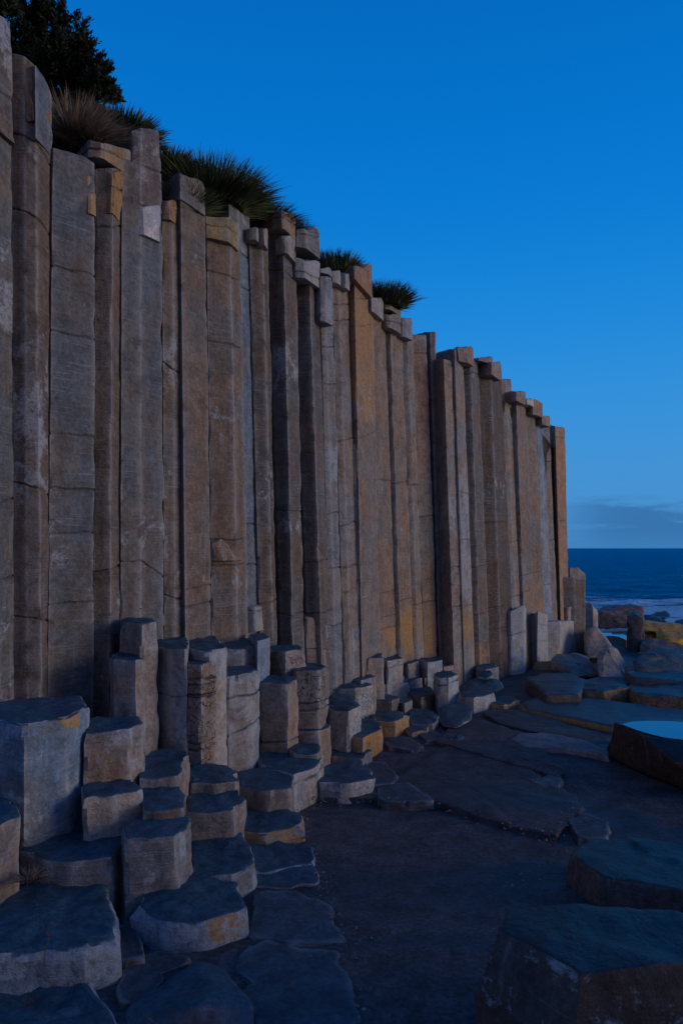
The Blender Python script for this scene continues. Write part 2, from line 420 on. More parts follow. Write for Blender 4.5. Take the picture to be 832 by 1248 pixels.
column('pale grey column topped by a row of small toothed stones', GB,
    [(404.5, 419, -.0), (413, 427, -.05), (425.5, 441, -.01)], 334, 800,
    [('cap_block', PA, [(390.5, 391, .0), (400, 400, -.05), (405, 405, .0)], 326, 335, dict(rim=.02)),
     ('cap_block', PA, [(405, 405, -.0), (412, 412, -.06), (416, 416.5, -.01)], 329, 346, dict(rim=.02, rust=[(326, 350, .3)])),
     ('cap_block', PA, [(417, 417, -.0), (421, 421, -.06), (426, 426, -.01)], 333, 352, dict(rim=.02)),
     ('base_block', GR, [(419, 419, -.01), (430, 430, -.08), (440, 440, -.02)], 765, 822, dict(pale=[(765, 822, .5)]))],
    cracks=[(370, 6), (389, 3), (535, 3), (638, -8), (690, 0)], pale=[(630, 650, .35)])
column('tall golden-brown column rising above its neighbours with a pale lower half', BR,
    [(425.5, 437, .06), (431.5, 441, -.10), (453.5, 463, -.02)], 322, 795,
    [('cap_block', (.30, .19, .12), [(426, 426, .04), (432, 432, -.115), (452.5, 453, -.03)], [322, 323, 328], 349, dict(rust=[(320, 335, .7)], label='rusty brown head block')),
     ('lower_block', (.30, .30, .31), [(431, 437, .0), (437, 442, -.12), (454, 463, -.035)], 541, 795, dict(pale=[(541, 600, .75), (600, 795, .5)], cracks=[(637, 2), (705, 0), (751, 8), (773, -8)], label='pale grey lower half'))],
    cracks=[(362, 8), (395, 7), (530, 2)], rust=[(350, 520, .75)], pale=[(450, 530, .3)])
column('smooth brown column just past the golden-brown one', BR,
    [(452.5, 462, .03), (459, 467, -.02), (468.5, 483, -.01)], [362, 362, 370], 800, cracks=[(386, 1), (585, 0), (722, -2), (752, -3), (766, 4)], rust=[(760, 800, .9), (362, 380, .4)],
    parts=[('cap_block', PA, [(452.5, 453, .02), (460, 460, -.03), (468, 468, -.02)], 362, 385, dict(rust=[(360, 386, .3)]))])
column('column with a layered square head and a dark narrow side', BR,
    [(468.5, 483, .06), (475, 489, -.06), (489, 504, -.01)], 384, 800,
    [('cap_block', (.27, .21, .16), [(469, 469, .02), (476, 476, -.075), (488.5, 489, -.02)], 366, 380, dict(rust=[(365, 382, .4)], rim=.02)),
     ('cap_block', GB, [(469, 469.5, .02), (476, 476, -.08), (489, 489, -.025)], 382, 402, dict(cracks=[(392, 1)], rim=.02))],
    cracks=[(588, 0)], rust=[(735, 800, 1.0)])
column('slim column with a flat grey head plate', GB,
    [(488.5, 503, .02), (496, 510, -.035), (502, 516, -.0)], 388, 800, cracks=[(414, 3), (590, 1)], rust=[(720, 800, .75)], off=.0,
    parts=[('cap_block', (.26, .26, .27), [(488.8, 489, .01), (496, 496, -.05), (502, 502.5, -.01)], 387, 412, dict(rim=.02))])
column('brown column with a slanting orange-rimmed joint near its head', BR,
    [(502, 516, .02), (509, 524, -.02), (519.5, 533, -.0)], 408, 800, cracks=[(430, 6), (733, 1)], rust=[(740, 800, .8), (420, 440, .4)], pale=[(405, 420, .5)])
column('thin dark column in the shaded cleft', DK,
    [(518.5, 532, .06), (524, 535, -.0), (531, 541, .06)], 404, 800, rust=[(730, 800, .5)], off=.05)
column('column standing forward with a black side and joined pale fronts', GB,
    [(531, 541, .12), (540.5, 554, -.10), (553.5, 568, -.04)], [437, 437, 440], 838,
    [('lower_block', GR, [(541.8, 542, .14), (551, 553.5, -.12), (565.5, 568, -.05)], 742, 838, dict(crk=[(742, 780, .6)]))],
    cracks=[(443, 8), (690, 0), (738, -8)], pale=[(600, 640, .6)], crk=[(690, 740, .7)])
column('pale column joined to the side of the black-sided one', GB,
    [(553.5, 566, -.10), (557, 571, -.12), (564, 579, .0)], [425, 428, 434], 825, cracks=[(600, 0), (738, 3)], pale=[(560, 740, .55)], rust=[(740, 790, .8)])
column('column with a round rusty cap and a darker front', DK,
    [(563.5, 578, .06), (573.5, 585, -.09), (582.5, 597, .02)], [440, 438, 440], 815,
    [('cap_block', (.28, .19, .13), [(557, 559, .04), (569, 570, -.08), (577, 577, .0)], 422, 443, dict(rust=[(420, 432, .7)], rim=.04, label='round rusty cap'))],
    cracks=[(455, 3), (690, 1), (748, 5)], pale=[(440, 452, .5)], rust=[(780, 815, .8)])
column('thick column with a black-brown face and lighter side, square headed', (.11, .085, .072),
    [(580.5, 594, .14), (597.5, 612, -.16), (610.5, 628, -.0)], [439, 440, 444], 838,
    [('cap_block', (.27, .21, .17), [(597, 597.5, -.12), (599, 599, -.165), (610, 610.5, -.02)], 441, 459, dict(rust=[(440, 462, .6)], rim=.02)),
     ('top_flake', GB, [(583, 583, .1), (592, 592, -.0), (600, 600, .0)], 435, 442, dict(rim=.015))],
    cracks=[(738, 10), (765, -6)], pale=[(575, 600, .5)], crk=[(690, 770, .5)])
column('plain slim column behind the thick black-faced one', GB,
    [(610, 626, .03), (616, 632, -.03), (622.5, 638, .02)], 462, 820, cracks=[(726, 2)], pale=[(730, 800, .4)])
column('column with a narrow dark side and carved-looking scratches', BR,
    [(622.5, 634, .10), (628.5, 640, -.10), (640, 653, -.01)], 477, 810, crk=[(600, 690, .35)], cracks=[(700, 2)],
    parts=[('cap_block', (.27, .21, .16), [(622.5, 622.5, .08), (629, 629, -.115), (639.5, 640, -.02)], 477, 490, dict(rim=.02, rust=[(470, 495, .4)]))])
column('brown column under a small white stone', BR,
    [(640, 653, .02), (648, 660, -.03), (653.5, 666, .0)], 491, 810, crk=[(640, 700, .4)], rust=[(700, 760, .6)],
    parts=[('cap_stone', (.5, .5, .52), [(641, 641, .02), (646, 646, -.04), (650, 650, .0)], 486, 494, dict(rim=.02))])
column('blue-grey column with a rusty corner block on its head', BL,
    [(653.5, 664, .02), (657, 669, -.03), (661, 675, .02)], 505, 805, pale=[(560, 760, .45)],
    parts=[('cap_block', (.27, .19, .14), [(648, 649, .01), (656, 656, -.05), (661, 661, .0)], [486, 487, 492], 507, dict(rust=[(480, 510, .6)], rim=.025))])
column('slim notched column beside the last orange one', GB,
    [(660.5, 675, .02), (665, 679, -.03), (669.5, 681, .02)], 517, 800, cracks=[(562, 2)],
    parts=[('cap_block', (.26, .20, .16), [(660, 660.5, .01), (666, 666, -.05), (670.5, 670, .0)], 507, 519, dict(rim=.02))])
column('last column at the seaward end, orange-brown with a square head', (.34, .20, .12),
    [(669.5, 681, .22), (676, 684, -.08), (688, 694, .0)], [518, 519, 521], 790, cracks=[(532, 2)], rust=[(519, 700, .45)])
# short broken columns at the seaward foot of the cliff
SC = 'short broken columns at the seaward foot'
def short(label, tint, F, yt, yb, **kw):
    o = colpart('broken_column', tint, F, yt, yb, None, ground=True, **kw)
    Ym = sum(wallY(b) + d for a, b, d in F) / len(F)
    b = at(sum(f[1] for f in F) / len(F), yb, Ym); b.z = -.25
    recenter(o, b); tag(o, label, 'rock column', SC)
short('short column with a black face below the last orange column', DK, [(678, 678, .35), (700, 700, -.35), (713, 713, -.15)], [703, 704, 706], 800, off=-.1, rim=.05)
short('dark rounded short column half hidden at the cliff corner', GB, [(694, 694, .5), (706, 706, .45), (713, 713, .6)], [692, 691, 697], 800, off=.25, rim=.06)
short('pale rounded stub standing nearest the open sea', PA, [(713, 713, 1.0), (722, 722, .85), (728, 728, 1.1)], [735, 735, 741], 790, off=.4, rim=.1)
short('small broken column with a blue-white slanting top', (.33, .38, .42), [(622, 622, -.10), (638, 638, -.42), (641, 641, -.15)], [745, 737, 742], 822, off=-.05, pale=[(738, 780, .7)], cracks=[(772, 12)])
short('broken pale column with two crossing cracks', PA, [(650, 650, .0), (655, 654, -.35), (667, 668, -.15)], [752, 745, 749], 808, off=-.1, pale=[(745, 808, .6)], cracks=[(765, -14), (783, 12)])
short('blocky grey stump with a bright curved face below the cliff end', PA, [(666, 666, .0), (682, 682, -.45), (701, 700, -.2)], [758, 757, 756], 800, off=-.15, pale=[(750, 800, .45)], rim=.06, rad=.05)
short('thin pale sliver of stone between the black face and the blocky stump', PA, [(691, 691, -.2), (695, 695, -.3), (698, 698, -.25)], [740, 739, 741], 765, off=-.0)

# ------------------------------------------------------------------ stepped stumps
SH = {}
SG = 'column stumps stepping down from the cliff'
def stump(key, poly, on, yb, label, tint=GB, yf=None, rust=0.0, pale=0.0, cracks=(), crk=0.0, name='column_stump', mat='stump',
          cat='column stump', group=SG, depth=None, taper=1.03, spots=(), **kw):
    if yf is None: yf = max(p[1] for p in poly)
    if name == 'column_stump':
        ax = sum(p[0] for p in poly) / len(poly); ay = sum(p[1] for p in poly) / len(poly)
        poly = [(ax + (a - ax) * 1.07, ay + (b - ay) * 1.05) for a, b in poly]
        yf = ay + (yf - ay) * 1.05
    if depth is not None: h = (yf - HOR) * depth / F_PX
    else:
        hp = SH[on] if isinstance(on, str) else EYE - on
        h = hp * (yf - HOR) / (yb - HOR)
    if name == 'column_stump':      # never inside the cliff
        mx = sum(p[0] for p in poly) / len(poly)
        h = min(h, (wallY(mx) + .2) * (min(p[1] for p in poly) - HOR) / F_PX)
    SH[key] = h
    z = EYE - h
    top = []
    for i, (px, py) in enumerate(poly):
        Y = h * F_PX / (py - HOR)
        p = at(px, py, Y)
        top.append(p)
    c = sum(top, Vector()) / len(top)
    bot = []
    for p in top:
        q = c + (p - c) * taper; q.z = min(-.2, z - .3); bot.append(q)
    w = max((a - b).length for a in top for b in top)
    near = min(p.y for p in top)
    sg = max(.02, min(.06, near * .008))
    zof = lambda y: EYE + (HOR - y) * near / F_PX
    conv = lambda v: [(-1, 9, v)] if v and not isinstance(v, list) else ([(zof(b), zof(a), u) for a, b, u in v] if v else [])
    kw.setdefault('rim', min(.016, w * .04)); kw.setdefault('rad', min(.024, w * .07)); kw.setdefault('facet', .022); kw.setdefault('amp', .008)
    bm = prism_bm(bot, top, cracks=[(zof(y), t * near / F_PX * .5) for y, t in cracks], rust=conv(rust), pale=conv(pale), crk=conv(crk),
                  seed=nseed(), seg=sg, dz=sg * 1.2, chip=kw.pop('chip', .13), top_amp=kw.pop('top_amp', .012), **kw)
    if spots:       # rust-coloured lichen growing at given places of the rim and front
        lr = bm.verts.layers.float['rust']
        for v in bm.verts:
            if v.co.y > near + w * .45: continue
            vx, vy = CX + v.co.x / v.co.y * F_PX, HOR - (v.co.z - EYE) / v.co.y * F_PX
            for sx, sy, sr in spots:
                dd = math.hypot(vx - sx, (vy - sy) * 1.2) / sr
                if dd < 1.3: v[lr] = max(v[lr], 1.15 * min(1, (1.3 - dd) * 2.2))
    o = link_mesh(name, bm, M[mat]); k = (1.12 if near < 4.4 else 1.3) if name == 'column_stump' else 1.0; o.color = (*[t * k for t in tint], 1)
    base = Vector((c.x, c.y, bot[0].z)); recenter(o, base)
    tag(o, label, cat, group)
    return o

S = stump
# foreground corner
S('D', [(-30, 1215), (10, 1195), (50, 1190), (95, 1187), (120, 1200), (145, 1238), (152, 1290), (-10, 1310)], 0, 1330, 'smooth domed stump in the near corner with its foot out of view', BL, top_amp=.02, rim=.06, rad=.08)
S('C', [(-25, 1105), (23, 1076), (62, 1067), (127, 1075), (139, 1108), (142, 1140), (100, 1152), (50, 1153), (-25, 1166)], 'D', 1200, 'large low stump with a broad blue-grey top and a dry twig before it', BL, yf=1153, pale=.45, top_amp=.018, rim=.05)
S('B', [(32, 1035), (42, 1018), (104, 997), (146, 1003), (152, 1016), (133, 1043), (90, 1047), (62, 1046)], 'C', 1078, 'rounded six-sided stump between the tall blue-grey pillar and the low broad one', GB, yf=1046, pale=.3)
S('A', [(-40, 863), (17, 851), (95, 848), (107, 860), (80, 873), (30, 884), (-40, 870)], 'B', 1032, 'tall blue-grey pillar with an orange lichen spot on its rim', BL, yf=884, pale=[(870, 930, .45), (930, 1030, .35)], spots=[(88, 876, 15), (97, 870, 11)], cracks=[], rim=.025)
S('N', [(-45, 974), (-8, 967), (11, 972), (22, 992), (-8, 1008), (-45, 1004)], 'C', 1095, 'brown-grey stump cut by the frame edge below the tall pillar', GB, yf=1000)
S('H', [(165, 1106), (192, 1078), (215, 1068), (246, 1067), (284, 1075), (297, 1106), (250, 1121), (207, 1123)], .03, 1155, 'wide stump with a rust-orange stain on its front edge', BL, yf=1122, pale=.5, spots=[(272, 1133, 22), (288, 1122, 15)], top_amp=.02)
S('G', [(150, 1005), (168, 994), (222, 989), (231, 998), (216, 1018), (154, 1023)], .20, 1080, 'stump with a dark crusted front just behind the rust-stained one', GB, yf=1020, pale=.25, rust=.25)
S('F', [(104, 957), (130, 949), (164, 950), (174, 961), (142, 969), (104, 973)], 'G', 1000, 'low stump with a bright side face at the foot of the short square one', PA, yf=972)
S('E', [(104, 879), (114, 874), (167, 873), (173, 881), (158, 888), (104, 893)], 'F', 951, 'squarish stump with a brown front right beside the tall blue-grey pillar', BR, yf=891, pale=.3)
S('S12', [(232, 1036), (238, 1019), (292, 1016), (305, 1030), (309, 1048), (286, 1064), (233, 1066)], .06, 1088, 'flat-topped dark stump behind the rust-stained one', GB, pale=.3, yf=1065)
S('S5', [(172, 958), (190, 954), (218, 958), (228, 968), (222, 984), (175, 988)], 'G', 1000, 'dark low stump wedged behind the crusted one', DK)
S('L', [(172, 926), (186, 915), (221, 910), (230, 924), (216, 946), (172, 947)], 'S5', 961, 'stump with a purple-grey slanting top under the white-flecked slab', GB)
S('S13', [(227, 972), (237, 963), (289, 962), (295, 974), (285, 987), (230, 990)], .2, 1018, 'brown-fronted stump in the middle of the steps, split by a fine line', BR, rust=.3)
S('S14', [(229, 937), (244, 930), (275, 932), (288, 942), (288, 951), (262, 954), (230, 954)], 'S13', 966, 'low stump at the foot of the rubble column', BR)
S('FS5', [(293, 988), (310, 981), (335, 980), (366, 993), (368, 1007), (325, 1015), (297, 1012)], .03, 1029, 'low flat stump with an ochre front at the pavement edge', BR, rust=.5)
S('FS4', [(308, 1066), (380, 1050), (389, 1066), (388, 1076), (350, 1081), (312, 1078)], 0, 1086, 'dark low step under the bright blue slab at the pavement edge', GB)
S('FS3', [(303, 1030), (327, 1020), (378, 1031), (384, 1050), (340, 1059), (308, 1063)], 'FS4', 1068, 'blue-topped slab lying one step above the pavement', BL)
S('S15', [(290, 941), (309, 934), (342, 936), (356, 949), (352, 960), (325, 963), (293, 957)], .12, 986, 'low stump with a mottled brown front, next to the big bright one', BR, rust=.25)
S('S16', [(314, 920), (330, 912), (371, 911), (390, 921), (388, 931), (358, 944), (325, 934)], .03, 980, 'big bright-sided stump with a slanting blue top above the pavement', PA, yf=942, pale=.2, cracks=[(957, 6)])
S('S17', [(390, 938), (402, 930), (432, 928), (450, 936), (453, 947), (425, 953), (392, 952)], 0, 975, 'stump with a dark flaky front standing alone at the pavement edge', PA, pale=.2, crk=.3)
# upper group against the cliff
S('K1', [(133, 800), (146, 795), (168, 796), (175, 801), (165, 805), (140, 804)], None, 0, 'tall speckled brown stump beneath the dark-sided post', GB, depth=5.12, pale=[(800, 830, .5), (830, 925, .3)])
S('U2', [(190, 786), (196, 775), (224, 773), (229, 779), (227, 790), (208, 789)], None, 0, 'tall slab-like stump covered in white flecks', GR, pale=[(810, 900, .75)], cracks=[(850, 3)], yf=790, depth=5.5)
S('K2', [(147, 757), (154, 753), (187, 753.5), (191, 757), (173, 759.5)], None, 0, 'tall post with a near-black face and a pale side', GR, yf=759, depth=5.42, pale=[(757, 790, .5)])
S('U4', [(226, 799), (236, 793), (253, 796), (262, 805), (245, 809), (228, 808)], 'S14', 930, 'cracked rubble-like column of stacked brown pieces', BR, cracks=[(829, 4), (836, 0), (848, 4), (851, 0), (907, 0), (915, 0)], crk=.8, rust=.25, amp=.014, chip=.09)
S('U5', [(263, 823), (270, 812), (306, 811), (314, 815), (306, 820), (280, 824)], .40, 917, 'two-part bulging column with whitish rings on its face', GR, pale=[(825, 900, .45)], cracks=[(851, 0), (895, 26)], rim=.05, rad=.05, rust=[(890, 900, .8)])
S('U3', [(229, 784), (233, 774), (259, 773), (273, 782), (275, 790), (255, 793), (232, 789)], None, 0, 'stump with a bright rounded flank over the rubble column', PA, rim=.05, rad=.07, yf=791, depth=5.75)
S('U6', [(271, 786), (277, 778), (306, 777), (313, 786), (295, 789), (274, 789)], 'U5', 810, 'wide low block with a mottled cream front', PA, rust=.3)
S('U7', [(302, 774), (310, 771), (322, 772), (328, 776), (314, 781)], None, 0, 'narrow smooth post wedged between the mottled block and the cliff', BL, yf=780, depth=6.35)
S('U9', [(314, 829), (325, 822), (354, 824), (361, 828), (350, 832), (320, 831)], .30, 913, 'tall brown stump with smooth grey side and rough middle', BR, pale=[(828, 850, .3)], rust=.3, cracks=[(905, 5)])
S('U8', [(327, 790), (333, 786), (364, 786), (371, 790), (348, 794)], 'U9', 823, 'block with a broken front leaning on the cliff foot', GB, crk=.4, rust=.35, chip=.1)
S('U17', [(354, 909), (363, 904), (386, 905), (393, 912), (388, 919), (357, 918)], 'S16', 926, 'low blue-topped stump squeezed behind the big bright one', GB)
S('U11', [(358, 884), (370, 877), (391, 878), (401, 884), (388, 891), (362, 890)], .15, 925, 'stump with a rough brown front and a crumbling bright side', BR, pale=.3)
S('U16', [(400, 905), (413, 897), (436, 901), (452, 914), (440, 924), (404, 920)], .04, 931, 'flat dark stump just behind the lone pavement-edge one', GB)
S('U12', [(394, 864), (401, 859), (410, 862), (415, 868), (400, 873)], .12, 900, 'small wedge-shaped stump with a pale face', PA)
S('U10', [(356, 812), (368, 807), (389, 808), (397, 812), (388, 817), (360, 817)], .45, 880, 'column with a honeycombed broken hollow in its front', BR, crk=[(817, 860, 1.0)], cracks=[(857, 2), (866, 2)], chip=.1, amp=.014, pale=.2)
S('U15', [(416, 886), (430, 877), (457, 875), (466, 886), (442, 899), (424, 896)], .03, 923, 'stump with an ochre side face and a wide dark top', OR, rust=.5, yf=898)
S('U13', [(397, 852), (405, 845), (426, 847), (439, 859), (424, 867), (402, 863)], 'U12', 884, 'stump with a thin plate-like top and hollowed front', PA, crk=.3)
S('U14', [(408, 834), (416, 829), (441, 829), (453, 834), (435, 839), (412, 838)], .25, 864, 'crackled cream-sided stump near the cliff base', PA, crk=.6, rust=.25)
# middle group
S('M17', [(455, 871), (465, 866), (489, 867), (496, 871), (481, 878), (460, 878)], .0, 898, 'ochre-faced square stump in the far cluster of steps', OR, rust=.5)
S('M18', [(495, 873), (505, 863), (521, 864), (537, 874), (527, 882), (503, 881)], .0, 891, 'broad stump tilted towards the pavement in the far cluster', GB)
S('M20', [(494, 886), (504, 881), (519, 884), (522, 890), (502, 893)], 0, 899, 'small ochre-edged block at the pavement end of the far cluster', OR, rust=.5)
S('M14', [(452, 850), (462, 846), (478, 846), (486, 850), (477, 854), (458, 853)], .06, 871, 'stump with a dark front directly below the grey square one', DK)
S('M15', [(485, 853), (490, 848), (500, 849), (503, 853), (493, 857)], .06, 869, 'small pale stump tucked against the dark-fronted one', GR)
S('M16', [(497, 843), (508, 836), (523, 837), (530, 844), (513, 850)], .06, 861, 'jagged hollow stump beside the two-tier column', DK, chip=.12, crk=.5)
S('M13', [(530, 821), (539, 817), (551, 818), (557, 822), (546, 826), (534, 826)], .03, 863, 'two-tier tan column with one dark joint at the cluster end', PA, cracks=[(834, 5)], rust=.3)
S('M8', [(452, 831), (462, 825), (479, 825), (484, 831), (464, 834)], .12, 852, 'grey square stump in the middle of the far cluster', GR)
S('M10', [(481, 829), (487, 825), (494, 825), (498, 830), (486, 833)], .12, 851, 'slim stump with a bright face in the far cluster', PA)
S('M12', [(511, 821), (518, 816), (527, 817), (531, 822), (518, 826)], .1, 839, 'tan stump touching the two-tier column', PA)
S('M11', [(492, 824), (500, 819), (509, 819), (513, 826), (500, 829)], .12, 840, 'dark-topped block behind the slim bright-faced one', GB)
S('M9', [(463, 821), (472, 817), (487, 818), (491, 822), (476, 826)], .16, 832, 'low stump behind the grey square one', GB)
S('M7', [(420, 825), (430, 820), (450, 820), (456, 824), (440, 829)], .25, 835, 'low dark stump under the first pale column foot', GB)
S('M1', [(442, 800), (450, 795), (465, 796), (467, 801), (447, 803)], .2, 823, 'brown block with a blue top leaning at the cliff foot', GB)
S('M2', [(465, 801), (474, 796), (485, 797), (491, 802), (472, 805)], .2, 823, 'block of two bright pieces against the rusty cliff foot', PA, cracks=[(814, 4)])
S('M3', [(490, 806), (496, 802), (508, 802), (511, 806), (497, 809)], .12, 821, 'dark-topped stump below the rusty column feet', GB)
S('M4', [(507, 801), (520, 798), (534, 800), (538, 804), (521, 807)], .18, 812, 'thin pale slab resting at the cliff foot', PA)
S('M5', [(509, 813), (520, 809), (535, 810), (539, 814), (517, 818)], .12, 823, 'flat stump in front of the thin pale slab', GB)
S('M6', [(538, 809), (545, 806), (551, 808), (552, 811), (541, 813)], .12, 820, 'little stone wedged before the dark cleft', GB)
S('M23', [(558, 845), (570, 840), (594, 841), (601, 844), (577, 851), (568, 849)], .02, 867, 'flat-topped pale block with a pointed tan front beside the forward column', PA, rust=.25)
S('M24', [(590, 852), (604, 847), (621, 848), (632, 853), (615, 859), (596, 857)], 0, 865, 'thin ochre-edged slab next to the pointed pale block', OR, rust=.3)
S('M26', [(580, 812), (589, 808), (603, 809), (607, 812), (592, 816)], .2, 824, 'dark block with a white corner between the forward columns', GR)

# ------------------------------------------------------------------ boulders
def boulder(label, tint, pts, mat='shore', amp=.02, seg=.07, bev=.03, group=None, rust=0, pale=0, crk=0, cat='boulder', name='boulder', freq=3.0, sit=None):
    """Rock from the hull of points (px, py, depth)."""
    if sit is not None:     # bring the rock to the depth where its foot meets the level given
        k = min((EYE - sit) * F_PX / ((p[1] - HOR) * p[2]) for p in pts)
        pts = [(a, b, c * k) for a, b, c in pts]
    P = [at(*p) for p in pts]
    bm = bmesh.new()
    for p in P: bm.verts.new(p)
    r = bmesh.ops.convex_hull(bm, input=bm.verts)
    junk = [v for v in bm.verts if not v.link_faces]
    bmesh.ops.delete(bm, geom=junk, context='VERTS')
    bmesh.ops.dissolve_limit(bm, angle_limit=R(8), verts=bm.verts, edges=bm.edges)
    bmesh.ops.bevel(bm, geom=list(bm.edges), offset=bev, segments=2, profile=.6, affect='EDGES')
    bmesh.ops.triangulate(bm, faces=bm.faces)
    for _ in range(7):
        e = [x for x in bm.edges if x.calc_length() > seg * 1.6]
        if not e or len(bm.verts) > 9000: break
        bmesh.ops.subdivide_edges(bm, edges=e, cuts=1, use_grid_fill=False)
        bmesh.ops.triangulate(bm, faces=[f for f in bm.faces if len(f.verts) > 3])
    lay = {k: bm.verts.layers.float.new(k) for k in ('edge', 'rust', 'pale', 'crk')}
    sd = nseed(); so = Vector((sd * 7.13 % 97, sd * 3.71 % 89, sd * 5.3 % 83))
    bm.normal_update()
    new = []
    for v in bm.verts:
        q = v.co + so
        rid = 1 - abs(noise.noise(q * freq * 1.3)) * 2
        cl = noise.cell_vector(q * freq * .9 + noise.noise_vector(q * freq * .5) * .5)
        g = noise.noise(q * freq * .6) * amp * 1.2 + rid * amp * .4 + (cl.x - .5) * amp * .55 + noise.noise(q * freq * 3.5) * amp * .5 + noise.noise(q * freq * 11) * amp * .2
        new.append(v.co + v.normal * g)
        v[lay['rust']] = rust; v[lay['pale']] = pale; v[lay['crk']] = crk
    for v, c in zip(bm.verts, new): v.co = c
    o = link_mesh(name, bm, M[mat], sharp=32); o.color = (*tint, 1)
    c = sum(P, Vector()) / len(P); recenter(o, Vector((c.x, c.y, min(p.z for p in P))))
    tag(o, label, cat, group)
    return o

def slabrock(label, tint, top, z, drop, grow=1.04, mat='shore', group=None, tz=0.0, **kw):
    """Boulder whose top outline is given by pixels on the level z; the body goes down by drop and grows outward."""
    h = EYE - z
    T = [(px, py, h * F_PX / (py - HOR)) for px, py in top]
    W = [at(*t) for t in T]
    c = sum(W, Vector()) / len(W)
    pts = []
    def back(v): # world to pixel triple
        return (CX + v.x / v.y * F_PX, HOR - (v.z - EYE) / v.y * F_PX, v.y)
    for w in W:
        pts.append(back(w))
        q = c + (w - c) * grow; q.z = z - drop; pts.append(back(q))
        q2 = c + (w - c) * (1 + (grow - 1) * .9 + .02); q2.z = z - drop * .35; pts.append(back(q2))
    return boulder(label, tint, pts, mat=mat, group=group, **kw)

BG = 'boulders strewn over the shore platform'
slabrock('big foreground boulder with blue-white lichen flecks, cut by the frame corner', (.10, .075, .065),
    [(606, 1130), (623, 1108), (711, 1103), (800, 1108), (885, 1118), (905, 1165), (784, 1150), (707, 1186), (660, 1150)], .45, .75, grow=1.22, group=BG, bev=.012, amp=.020, freq=2.4, seg=.03, pale=.22, mat='dark')
slabrock('dark angular boulder just behind the big foreground one', (.13, .10, .095),
    [(693, 1040), (720, 1021), (784, 1022), (832, 1032), (880, 1050), (880, 1092), (800, 1080), (737, 1072)], .18, .40, grow=1.03, group=BG, bev=.012, amp=.018, freq=2.4, seg=.04, mat='dark')
def pool_rock():
    o = boulder('angular dark boulder holding a bright pool of water on its top', (.085, .055, .045),
        [(748, 880, 6.95), (783, 876, 7.1), (840, 877, 7.06), (905, 884, 6.83), (905, 912, 6.05), (832, 905, 6.23), (783, 897, 6.45),
         (740, 922, 7.08), (775, 938, 6.62), (832, 962, 6.10), (905, 990, 5.65), (815, 925, 6.12), (905, 940, 5.80), (748, 905, 7.7), (905, 905, 8.0), (744, 900, 7.05)],
        group=BG, bev=.010, amp=.008, seg=.05, mat='dark')
    h = EYE - .375
    poly = [(757, 882.5), (768, 879.5), (790, 878.3), (815, 878.8), (840, 880.5), (893, 886), (893, 906), (850, 903.5), (832, 901.5), (808, 898.5), (790, 894), (775, 889.5)]
    bm = bmesh.new(); vs = [bm.verts.new(at(px, py, h * F_PX / (py - HOR))) for px, py in poly]
    bm.faces.new(vs)
    for f in bmesh.ops.extrude_face_region(bm, geom=list(bm.faces))['geom']:
        if isinstance(f, bmesh.types.BMVert): f.co.z -= .03
    w = link_mesh('water_film', bm, M['pool'], None, None)
    w.data.transform(Matrix.Translation(-o.location)); w.parent = o
    w['label'] = 'still water mirroring the sky'
s = NT('pool_water')
b = s.n('ShaderNodeBsdfPrincipled', {'Base Color': c4(.01, .03, .05), 'Roughness': .04, 'Specular IOR Level': .5, 'Specular Tint': c4(.35, .85, 1.0), 'IOR': 4.0, 'Metallic': .0})
s.n('ShaderNodeOutputMaterial', {0: b.outputs[0]})
M['pool'] = s.m
pool_rock()
slabrock('large low slab with a blue rounded top below the cliff end', (.13, .11, .10), [(640, 826), (660, 819), (700, 820), (715, 828), (705, 846), (665, 847)], .16, .35, grow=.98, group=BG, amp=.02, seg=.06, bev=.05)
slabrock('brown layered block right of the large blue-topped slab', (.34, .21, .12), [(705, 829), (730, 824), (763, 826), (766, 838), (735, 843), (706, 839)], .14, .22, group=BG, amp=.025, seg=.06, rust=.35, crk=.5)
slabrock('long brown layered rock running out of the frame above the pool boulder', (.32, .20, .11), [(762, 833), (790, 828), (832, 830), (885, 836), (885, 852), (832, 850), (775, 845)], .16, .34, group=BG, amp=.03, seg=.06, rust=.3, crk=.5)
slabrock('long low ledge with an orange front edge', (.42, .22, .09), [(636, 857), (655, 850), (740, 853), (860, 870), (860, 888), (745, 885), (690, 873), (642, 864)], .06, .14, group=BG, amp=.015, seg=.07, rust=.6, bev=.02)
slabrock('wide blue-topped slab behind the brown layered rocks', (.15, .12, .11), [(762, 820), (785, 814), (832, 818), (880, 822), (880, 832), (832, 829), (775, 827)], .22, .3, group=BG, amp=.02, seg=.07)
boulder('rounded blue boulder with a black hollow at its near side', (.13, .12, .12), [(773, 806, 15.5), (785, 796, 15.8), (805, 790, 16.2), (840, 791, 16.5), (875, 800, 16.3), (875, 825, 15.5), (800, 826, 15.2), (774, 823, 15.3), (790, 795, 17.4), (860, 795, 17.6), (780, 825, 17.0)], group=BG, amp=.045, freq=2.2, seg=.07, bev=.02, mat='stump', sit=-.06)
boulder('big pale rounded boulder split by a seam', (.50, .42, .36), [(728, 815, 13.6), (727, 795, 13.9), (738, 786, 14.0), (752, 790, 14.0), (764, 812, 13.7), (760, 827, 13.4), (732, 828, 13.4), (740, 788, 14.9), (760, 812, 14.9), (728, 826, 14.8)], group=BG, amp=.045, freq=2.2, seg=.07, bev=.02, mat='column', pale=.1, sit=-.06)
boulder('pale knobbly boulder perched above the split one', (.45, .37, .30), [(713, 790, 14.6), (714, 770, 14.7), (724, 765, 14.8), (736, 776, 14.8), (745, 788, 14.5), (735, 800, 14.3), (716, 802, 14.3), (724, 768, 15.5), (740, 788, 15.5), (716, 800, 15.4)], group=BG, amp=.045, freq=2.2, seg=.07, bev=.02, mat='column', sit=-.06)
